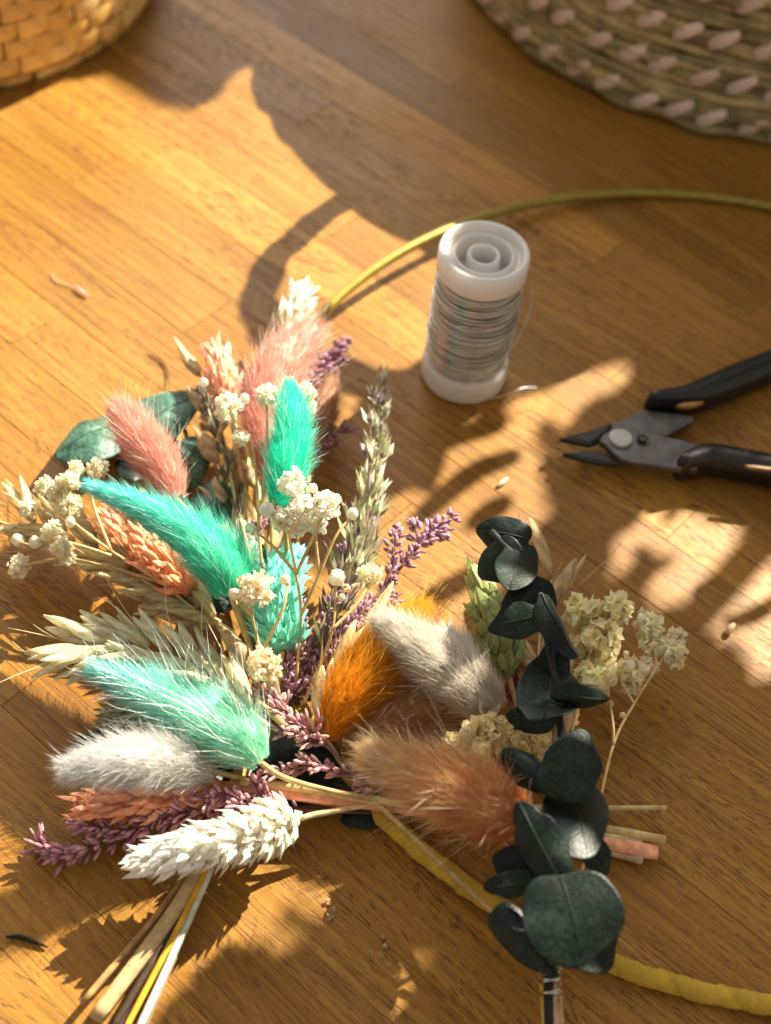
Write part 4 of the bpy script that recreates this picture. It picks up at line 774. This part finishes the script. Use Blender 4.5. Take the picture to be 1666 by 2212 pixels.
sprig = thing('eucalyptus_sprig', at(1190, 2240, 10), 'tall dark eucalyptus sprig with round leaves, right of the peach tail', 'eucalyptus', G3)
stem_of(sprig, [(1188, 2250, 10), (1186, 2130, 14), (1196, 1950, 22), (1212, 1760, 30), (1214, 1610, 36), (1206, 1530, 38), (1190, 1420, 40), (1166, 1300, 41), (1130, 1225, 41), (1062, 1148, 40)], 1.15, (0.018, 0.02, 0.018), n=60)
LV = [ # cx cy z a b ang normal cup fold notch tip
    (1088, 1152, 40, 56, 38, -170, (-0.2, -0.5, 1), 0.16, 0.0, 0, 0), (1082, 1212, 39, 52, 46, 150, (-0.4, -0.6, 1), 0.14, 0.0, 0, 0), (1118, 1218, 44, 48, 44, -75, (0.2, 0.45, 1), 0.10, 0.10, 0, 0),
    (1146, 1302, 41, 60, 54, -60, (0.0, -0.6, 1), 0.10, 0.0, 0, 0), (1120, 1340, 44, 52, 38, 168, (-0.3, -0.4, 1), 0.10, 0.0, 0, 0.22), (1206, 1350, 47, 76, 25, 60, (0.5, -0.1, 1), 0.06, -0.3, 0, 0),
    (1189, 1482, 42, 68, 64, -80, (0.15, 0.5, 1), 0.08, 0.0, 0, 0), (1196, 1445, 37, 64, 36, -85, (0, -0.3, 1), 0.1, 0.0, 0, 0), (1254, 1506, 48, 60, 25, 8, (0.1, -0.8, 0.8), 0.18, 0.0, 0, 0), (1154, 1547, 46, 52, 35, 175, (-0.2, -0.5, 1), 0.10, 0.0, 0, 0.08),
    (1236, 1655, 46, 76, 62, -70, (0.1, -0.2, 1), 0.10, 0.1, 0, 0.0), (1138, 1664, 42, 62, 34, 35, (-0.5, -0.3, 1), 0.22, 0.0, 0, 0.1), (1250, 1762, 41, 82, 64, 75, (0.1, 0.35, 1), 0.08, 0.0, 0, 0.0),
    (1170, 1828, 46, 96, 47, 62, (-0.3, -0.5, 1), 0.10, 0.0, 0, 0), (1286, 1846, 35, 42, 30, 50, (0.2, -0.1, 1), 0.10, 0.1, 0, 0.1), (1112, 1862, 34, 46, 36, 170, (-0.2, -0.5, 1), 0.10, 0.0, 0, 0), (1103, 1911, 40, 56, 27, 172, (-0.1, -0.7, 1), 0.08, 0.0, 0, 0),
    (1238, 1980, 44, 100, 104, 76, (0.0, -0.30, 1), 0.10, -0.03, 0.10, 0.0), (1270, 2024, 36, 76, 70, 60, (0.1, -0.2, 1), 0.10, 0.0, 0, 0), (1128, 2026, 36, 92, 40, 48, (-0.3, -0.2, 1), 0.15, -0.3, 0, 0.05)]
for i, L_ in enumerate(LV): leaf(sprig, *L_[:3], L_[3] * 1.08, L_[4] * 1.08, L_[5], L_[6], L_[7], L_[8], L_[9], L_[10], seed=50 + i)
for lab, pts, r, c in (
    ('pale straw stem end beside the eucalyptus stem, bottom edge', [(1205, 2080, 14), (1206, 2150, 12), (1214, 2250, 9)], 1.0, (0.52, 0.36, 0.17)),
    ('pinkish straw stem tied right of the eucalyptus stem', [(1196, 2070, 15), (1197, 2150, 13), (1203, 2250, 10)], 0.9, (0.56, 0.38, 0.24)),
    ('yellow stem tied left of the eucalyptus stem', [(1168, 2080, 13), (1174, 2150, 11), (1180, 2250, 8)], 0.8, (0.55, 0.42, 0.06))):
    o = thing('cut_stem', at(*pts[-1]), lab, 'stem', 'cut stems of the right bouquet'); stem_of(o, pts, r, c, taper=1.0)
wp = []
for i in range(150):
    t = i / 149; a = t * 6 * 2 * math.pi; yb = 2098 + 66 * (t ** 1.6) + 9 * math.sin(a * 0.5); x = 1189 + 24 * math.cos(a) + 2 * math.sin(3 * a); z = 14 + 3.6 * math.sin(a)
    wp.append(at(x, yb, z))
wt = thing('binding_wire', wp[0], 'silver wire wound around the eucalyptus stem at the bottom', 'wire'); V, F = tube(wp, 0.28, 6); part('wire', V, F, M_WIRE, wt)

# ------------------------------------------------------------------ crumbs and fallen bits on the table
def bit(name, label, pts, r, col, cat, flat=1.0, mat=None):
    P = pxpath(pts, 14); t = np.linspace(0, 1, 14); V, F = tube(P, np.array(r) if not np.isscalar(r) else r * (0.25 + 0.75 * np.sin(math.pi * t) ** 0.6), 7, flat=flat)
    o = part(name, V, F, mat or M_HUSK, None, col=col); return setp(o, label, cat)
bit('fallen_petal', 'pale pink petal fallen on the sunlit table, upper left', [(160, 617, 0.9), (175, 628, 1.0), (192, 640, 0.9)], 0.8, (0.76, 0.50, 0.44), 'petal', 0.5)
bit('fallen_thread', 'fine curled hair trailing behind the fallen pink petal', [(112, 588, 0.4), (118, 605, 0.5), (140, 612, 0.6), (162, 620, 0.6)], 0.22, (0.70, 0.58, 0.48), 'thread')
bit('dry_tendril', 'thin brown curled tendril above the left eucalyptus leaf', [(316, 762, 0.4), (345, 778, 0.5), (362, 800, 0.7), (366, 842, 1.5)], 0.28, (0.22, 0.10, 0.03), 'tendril')
bit('fallen_needle', 'dark green needle on the table, lower left', [(12, 2024, 0.7), (50, 2025, 0.8), (104, 2046, 0.7)], 0.62, (0.02, 0.03, 0.015), 'needle')
bit('fallen_seed', 'small white seed husk between flowers and cutters', [(1075, 1050, 0.7), (1085, 1042, 0.9), (1098, 1032, 0.8)], 0.75, (0.78, 0.76, 0.62), 'seed', 0.6)
bit('fallen_bud', 'small tan bud on the dappled table, far right', [(1572, 1372, 0.8), (1577, 1358, 1.3), (1588, 1347, 1.3)], 1.1, (0.70, 0.54, 0.34), 'bud', 0.8)
for i, (x, y, r) in enumerate(((707, 1948, 0.9), (716, 1972, 1.3), (712, 1984, 0.7), (800, 2058, 0.8), (826, 2025, 0.7), (832, 2044, 1.0), (824, 2062, 0.9), (838, 2082, 0.6))):
    P = at(x, y, 0.5); mb = MB(); g = np.random.default_rng(i + 90); flower_mesh(mb, P, r, (0.70, 0.54, 0.34), g, 7, 1.0)
    for v in mb.V: v[:, 2] = np.maximum(v[:, 2], 0.06)
    setp(mb.build('petal_crumb', M_PETAL, None, smooth=False), ('pale petal crumb, topmost of three near the cream spike', 'largest petal crumb, middle of the three near the cream spike', 'small petal crumb, lowest of the three near the cream spike', 'lone petal crumb left of the other crumbs by the hoop', 'petal crumb, topmost of the four nearest the hoop', 'petal crumb, second of the four nearest the hoop', 'petal crumb, third of the four nearest the hoop', 'tiniest petal crumb, lowest of the four nearest the hoop')[i], 'crumb', 'petal crumbs in front of the hoop')

# ------------------------------------------------------------------ leafy houseplant added outside the picture towards the window: its unseen leaves are placed to shade the table
LIT = [ # patches of the table that the sun reaches between the leaves (places on the table top, measured in the photograph)
    [(-400, 560), (0, 322), (80, 278), (150, 248), (260, 244), (330, 276), (395, 328), (450, 322), (545, 226), (640, 200), (900, 430), (1010, 560), (930, 690), (930, 800), (1000, 940), (1105, 928), (1135, 1090), (1060, 1190), (1000, 1290), (850, 1480), (690, 1690), (620, 1820), (520, 1920), (420, 2020), (330, 2110), (250, 2400), (-400, 2500)]]
def ell(cx, cy, a, b, ang):
    t = np.linspace(0, 2 * math.pi, 14, endpoint=False); c, s = math.cos(math.radians(ang)), math.sin(math.radians(ang))
    return [(cx + a * math.cos(q) * c - b * math.sin(q) * s, cy + a * math.cos(q) * s + b * math.sin(q) * c) for q in t]
LIT += [ell(*e) for e in ((1325, 1138, 44, 11, -33), (1380, 1155, 40, 17, 15), (1435, 1140, 40, 16, 10), (1489, 1130, 22, 14, -40), (1374, 1240, 26, 17, -35), (1442, 1208, 66, 22, -28), (1506, 1182, 42, 20, -30), (1477, 1287, 38, 26, -40), (1562, 1220, 46, 24, -25), (1628, 1226, 44, 24, -30),
    (1655, 1188, 36, 18, -40), (1532, 1298, 48, 18, -35), (1606, 1284, 24, 17, -35), (1577, 1355, 40, 28, -35), (1660, 1296, 34, 36, -40), (1545, 1345, 28, 18, -35), (1240, 845, 62, 15, -14), (1120, 884, 42, 12, -15), (1710, 1245, 40, 34, -30), (1180, 905, 22, 9, -20))]
dg = np.random.default_rng(17); cen = [(np.mean([p[0] for p in q]), np.mean([p[1] for p in q])) for q in LIT[1:]]
for _ in range(400):                                        # smaller flecks between them
    c_ = (dg.uniform(1290, 1690), dg.uniform(1095, 1390))
    if abs((c_[1] - 1100) - (c_[0] - 1290) * 0.55 - 35) > 95 or min(math.hypot(c_[0] - a, c_[1] - b) for a, b in cen) < 46: continue
    LIT.append(ell(*c_, dg.uniform(11, 20), dg.uniform(7, 11), dg.uniform(-50, -20))); cen.append(c_)
LIT3 = [(1112, 1195, 46, 44, 28, -20), (1225, 1395, 48, 32, 28, 0), (1205, 1455, 43, 62, 46, -20), (1282, 1640, 46, 20, 22, 0), (1205, 1728, 44, 50, 58, -50), (1225, 1765, 42, 46, 54, 0), (1000, 1430, 32, 36, 30, 30), (940, 1450, 36, 28, 20, 30), (905, 1665, 40, 70, 32, 20), (1000, 1700, 40, 80, 40, 20), (1330, 1310, 18, 22, 34, 0), (1300, 1385, 17, 24, 24, 0), (1285, 1440, 16, 26, 20, 0), (958, 592, 47, 16, 28, 0)]
SHADE = [((900, 1112), (960, 1058), (1025, 1012), (1090, 988)), ((900, 985), (965, 950), (1060, 925)), ((1020, 1215), (950, 1258), (880, 1300)), ((1010, 1120), (1070, 1080)), ((1455, 1258), (1515, 1229), (1559, 1206), (1600, 1165)), ((1515, 1318), (1573, 1300), (1630, 1262))]
SPOOLSHADE = ((965, 850), (890, 925), (800, 1005), (715, 1085))
def inside(P, poly):
    x, y = P; bb = poly[0]
    if x < bb[0] or x > bb[1] or y < bb[2] or y > bb[3]: return False
    poly = poly[1]; r = False; n = len(poly); j = n - 1
    for i in range(n):
        if (poly[i][1] > y) != (poly[j][1] > y) and x < (poly[j][0] - poly[i][0]) * (y - poly[i][1]) / (poly[j][1] - poly[i][1]) + poly[i][0]: r = not r
        j = i
    return r
litw = []
for p, h_ in [(p, 0.0) for p in LIT] + [(ell(e[0], e[1], e[3], e[4], e[5]), e[2]) for e in LIT3]:
    q = [at(x, y, h_)[:2] - SH * h_ for x, y in p]; litw.append(((min(v[0] for v in q), max(v[0] for v in q), min(v[1] for v in q), max(v[1] for v in q)), q))
plant = thing('shadecaster', (420, 760, 0), 'leafy green houseplant added to shade the table, outside the picture', 'shadecaster')
e1 = nrm(np.cross(SUN, [0, 0, 1.0])); e2 = np.cross(e1, SUN)         # plane square to the sunbeam
def leaf_me(a, b):
    V = []; F = []; n = 9
    for i in range(n):
        t = i / (n - 1); w = b * math.sin(math.pi * t ** 0.85) ** 0.8 * (1 - 0.1 * t) if 0 < i < n - 1 else 0.02; x = -a + 2 * a * t
        V += [(x, -w, 0.10 * w - a * 0.10 * (2 * t - 1) ** 2), (x, 0, -a * 0.10 * (2 * t - 1) ** 2 - 0.08 * w), (x, w, 0.10 * w - a * 0.10 * (2 * t - 1) ** 2)]
    for i in range(n - 1): F += [(3 * i, 3 * i + 3, 3 * i + 4, 3 * i + 1), (3 * i + 1, 3 * i + 4, 3 * i + 5, 3 * i + 2)]
    me = mesh('leaf', V, F, (0.06, 0.13, 0.035)); me.materials.append(M_GREEN); return me
sizes = [(62, 33), (38, 20), (22, 11), (12, 6), (6.5, 3.2), (4.2, 2.0)]; lme = [leaf_me(a, b) for a, b in sizes]; pg = np.random.default_rng(5)
def put(gp, k, ang, t, tilt=0.25):
    while True:                                            # far enough up the sunbeam to stand clear of the picture
        P = np.array([gp[0], gp[1], 0]) + SUN * t; d = P - CAM; zc = d @ _f
        if zc > 0 and -260 < IW / 2 + FPX * (d @ _r) / zc < IW + 260 and IH / 2 - FPX * (d @ _u) / zc > -420: t += 25
        else: break
    n = nrm(SUN + tilt * (e1 * pg.normal() + e2 * pg.normal())); x = nrm(math.cos(ang) * e1 + math.sin(ang) * e2); x = nrm(x - n * (x @ n)); y = np.cross(n, x)
    o = bpy.data.objects.new('leaf', lme[k]); COL.objects.link(o); o.parent = plant; L = P - ORIG[plant.name]  # unseen leaf, added for the shade it throws
    o.matrix_local = Matrix(((x[0], y[0], n[0], L[0] * MM), (x[1], y[1], n[1], L[1] * MM), (x[2], y[2], n[2], L[2] * MM), (0, 0, 0, 1)))
Qi = np.linalg.inv(np.stack([e1[:2] - SH * e1[2], e2[:2] - SH * e2[2]], 1))          # table offset -> square to the beam
LP = []
for n_, (_, q) in enumerate(litw):
    q = np.array(q); r_ = np.roll(q, -1, 0); m_ = max(2, int(np.linalg.norm(r_ - q, axis=1).max() / 2.0))
    for t_ in np.linspace(0, 1, m_, endpoint=False): LP.append(q + (r_ - q) * t_)
    if n_: LP += [q.mean(0)[None], (q * 0.5 + q.mean(0) * 0.5)]
LP = np.concatenate(LP)
def fits(gp, k, ang):
    if any(inside(gp, q) for q in litw): return False
    a, b = sizes[k]; w = (LP - gp) @ Qi.T; c, s_ = math.cos(ang), math.sin(ang)
    return not ((((w[:, 0] * c + w[:, 1] * s_) / a) ** 2 + ((-w[:, 0] * s_ + w[:, 1] * c) / b) ** 2) < 1.02).any()
gx, gy = np.meshgrid(np.arange(-185, 150, 3.0), np.arange(95, 545, 3.0)); GP = np.c_[gx.ravel(), gy.ravel()]
need = np.ones(len(GP), bool)
d3 = np.c_[GP, np.zeros(len(GP))] - CAM; zc = d3 @ _f; px = IW / 2 + FPX * (d3 @ _r) / zc; py = IH / 2 - FPX * (d3 @ _u) / zc
need &= (px > -120) & (px < 1780) & (py > -20) & (py < 2320)
rel = GP - BC; al = -(rel @ nrm(SH)); pe = rel[:, 0] * nrm(SH)[1] - rel[:, 1] * nrm(SH)[0]      # what the basket itself shades
need &= ~((np.abs(pe) < BR - 8) & (al > -BR) & (al < BH * np.linalg.norm(SH) + np.sqrt(np.clip((BR - 8) ** 2 - pe ** 2, 0, None)) - 10))
for q in range(len(GP)):
    if need[q] and any(inside(GP[q], l) for l in litw): need[q] = False
nleaf = 0
for k in range(6):
    idx = np.flatnonzero(need); pg.shuffle(idx)
    for q in idx:
        if not need[q] or nleaf >= (40, 90, 145, 195, 245, 298)[k]: continue
        for _ in range(10):
            ang = pg.uniform(0, 3.1416); gp = GP[q] + pg.normal(size=2) * sizes[k][1] * 0.5
            if fits(gp, k, ang):
                put(gp, k, ang, pg.uniform(430, 620), 0.12); nleaf += 1; a, b = sizes[k]
                w = (GP - gp) @ Qi.T; c, s_ = math.cos(ang), math.sin(ang); u = (w[:, 0] * c + w[:, 1] * s_) / a; v = (-w[:, 0] * s_ + w[:, 1] * c) / b
                need[(u ** 2 + v ** 2) < 0.72] = False; break
print('still bare', int(need.sum()))
for s in SHADE:
    W = spline(np.array([at(x, y)[:2] for x, y in s]), 8)
    P = np.c_[W, np.zeros(len(W))] + SUN * (360 + 25 * pg.random()); V, F = tube(spline(P, 16), (1.5 if s[0][0] > 1250 else 2.4) + 1.0 * np.sin(np.linspace(0.3, 2.9, 16)), 7); part('added_twig', V, F, M_STEM, plant, col=(0.16, 0.10, 0.05))  # added twigs, shaped to throw the dark bands between the lit patches
for w in spline(np.array([at(x, y)[:2] for x, y in SPOOLSHADE]), 6): put(w, 2, pg.uniform(0, 3), pg.uniform(330, 400), 0.15); nleaf += 1  # more added leaves, to keep the spool in shade
added_trunk = spline(np.array([(420, 760, 0), (410, 740, 150), (380, 690, 300), (330, 620, 420)], float), 16)
V, F = tube(added_trunk, np.linspace(9, 4, 16), 8); part('added_trunk', V, F, M_STEM, plant, col=(0.16, 0.10, 0.05))  # unseen trunk, added to go with the shading leaves
print('houseplant leaves', nleaf)
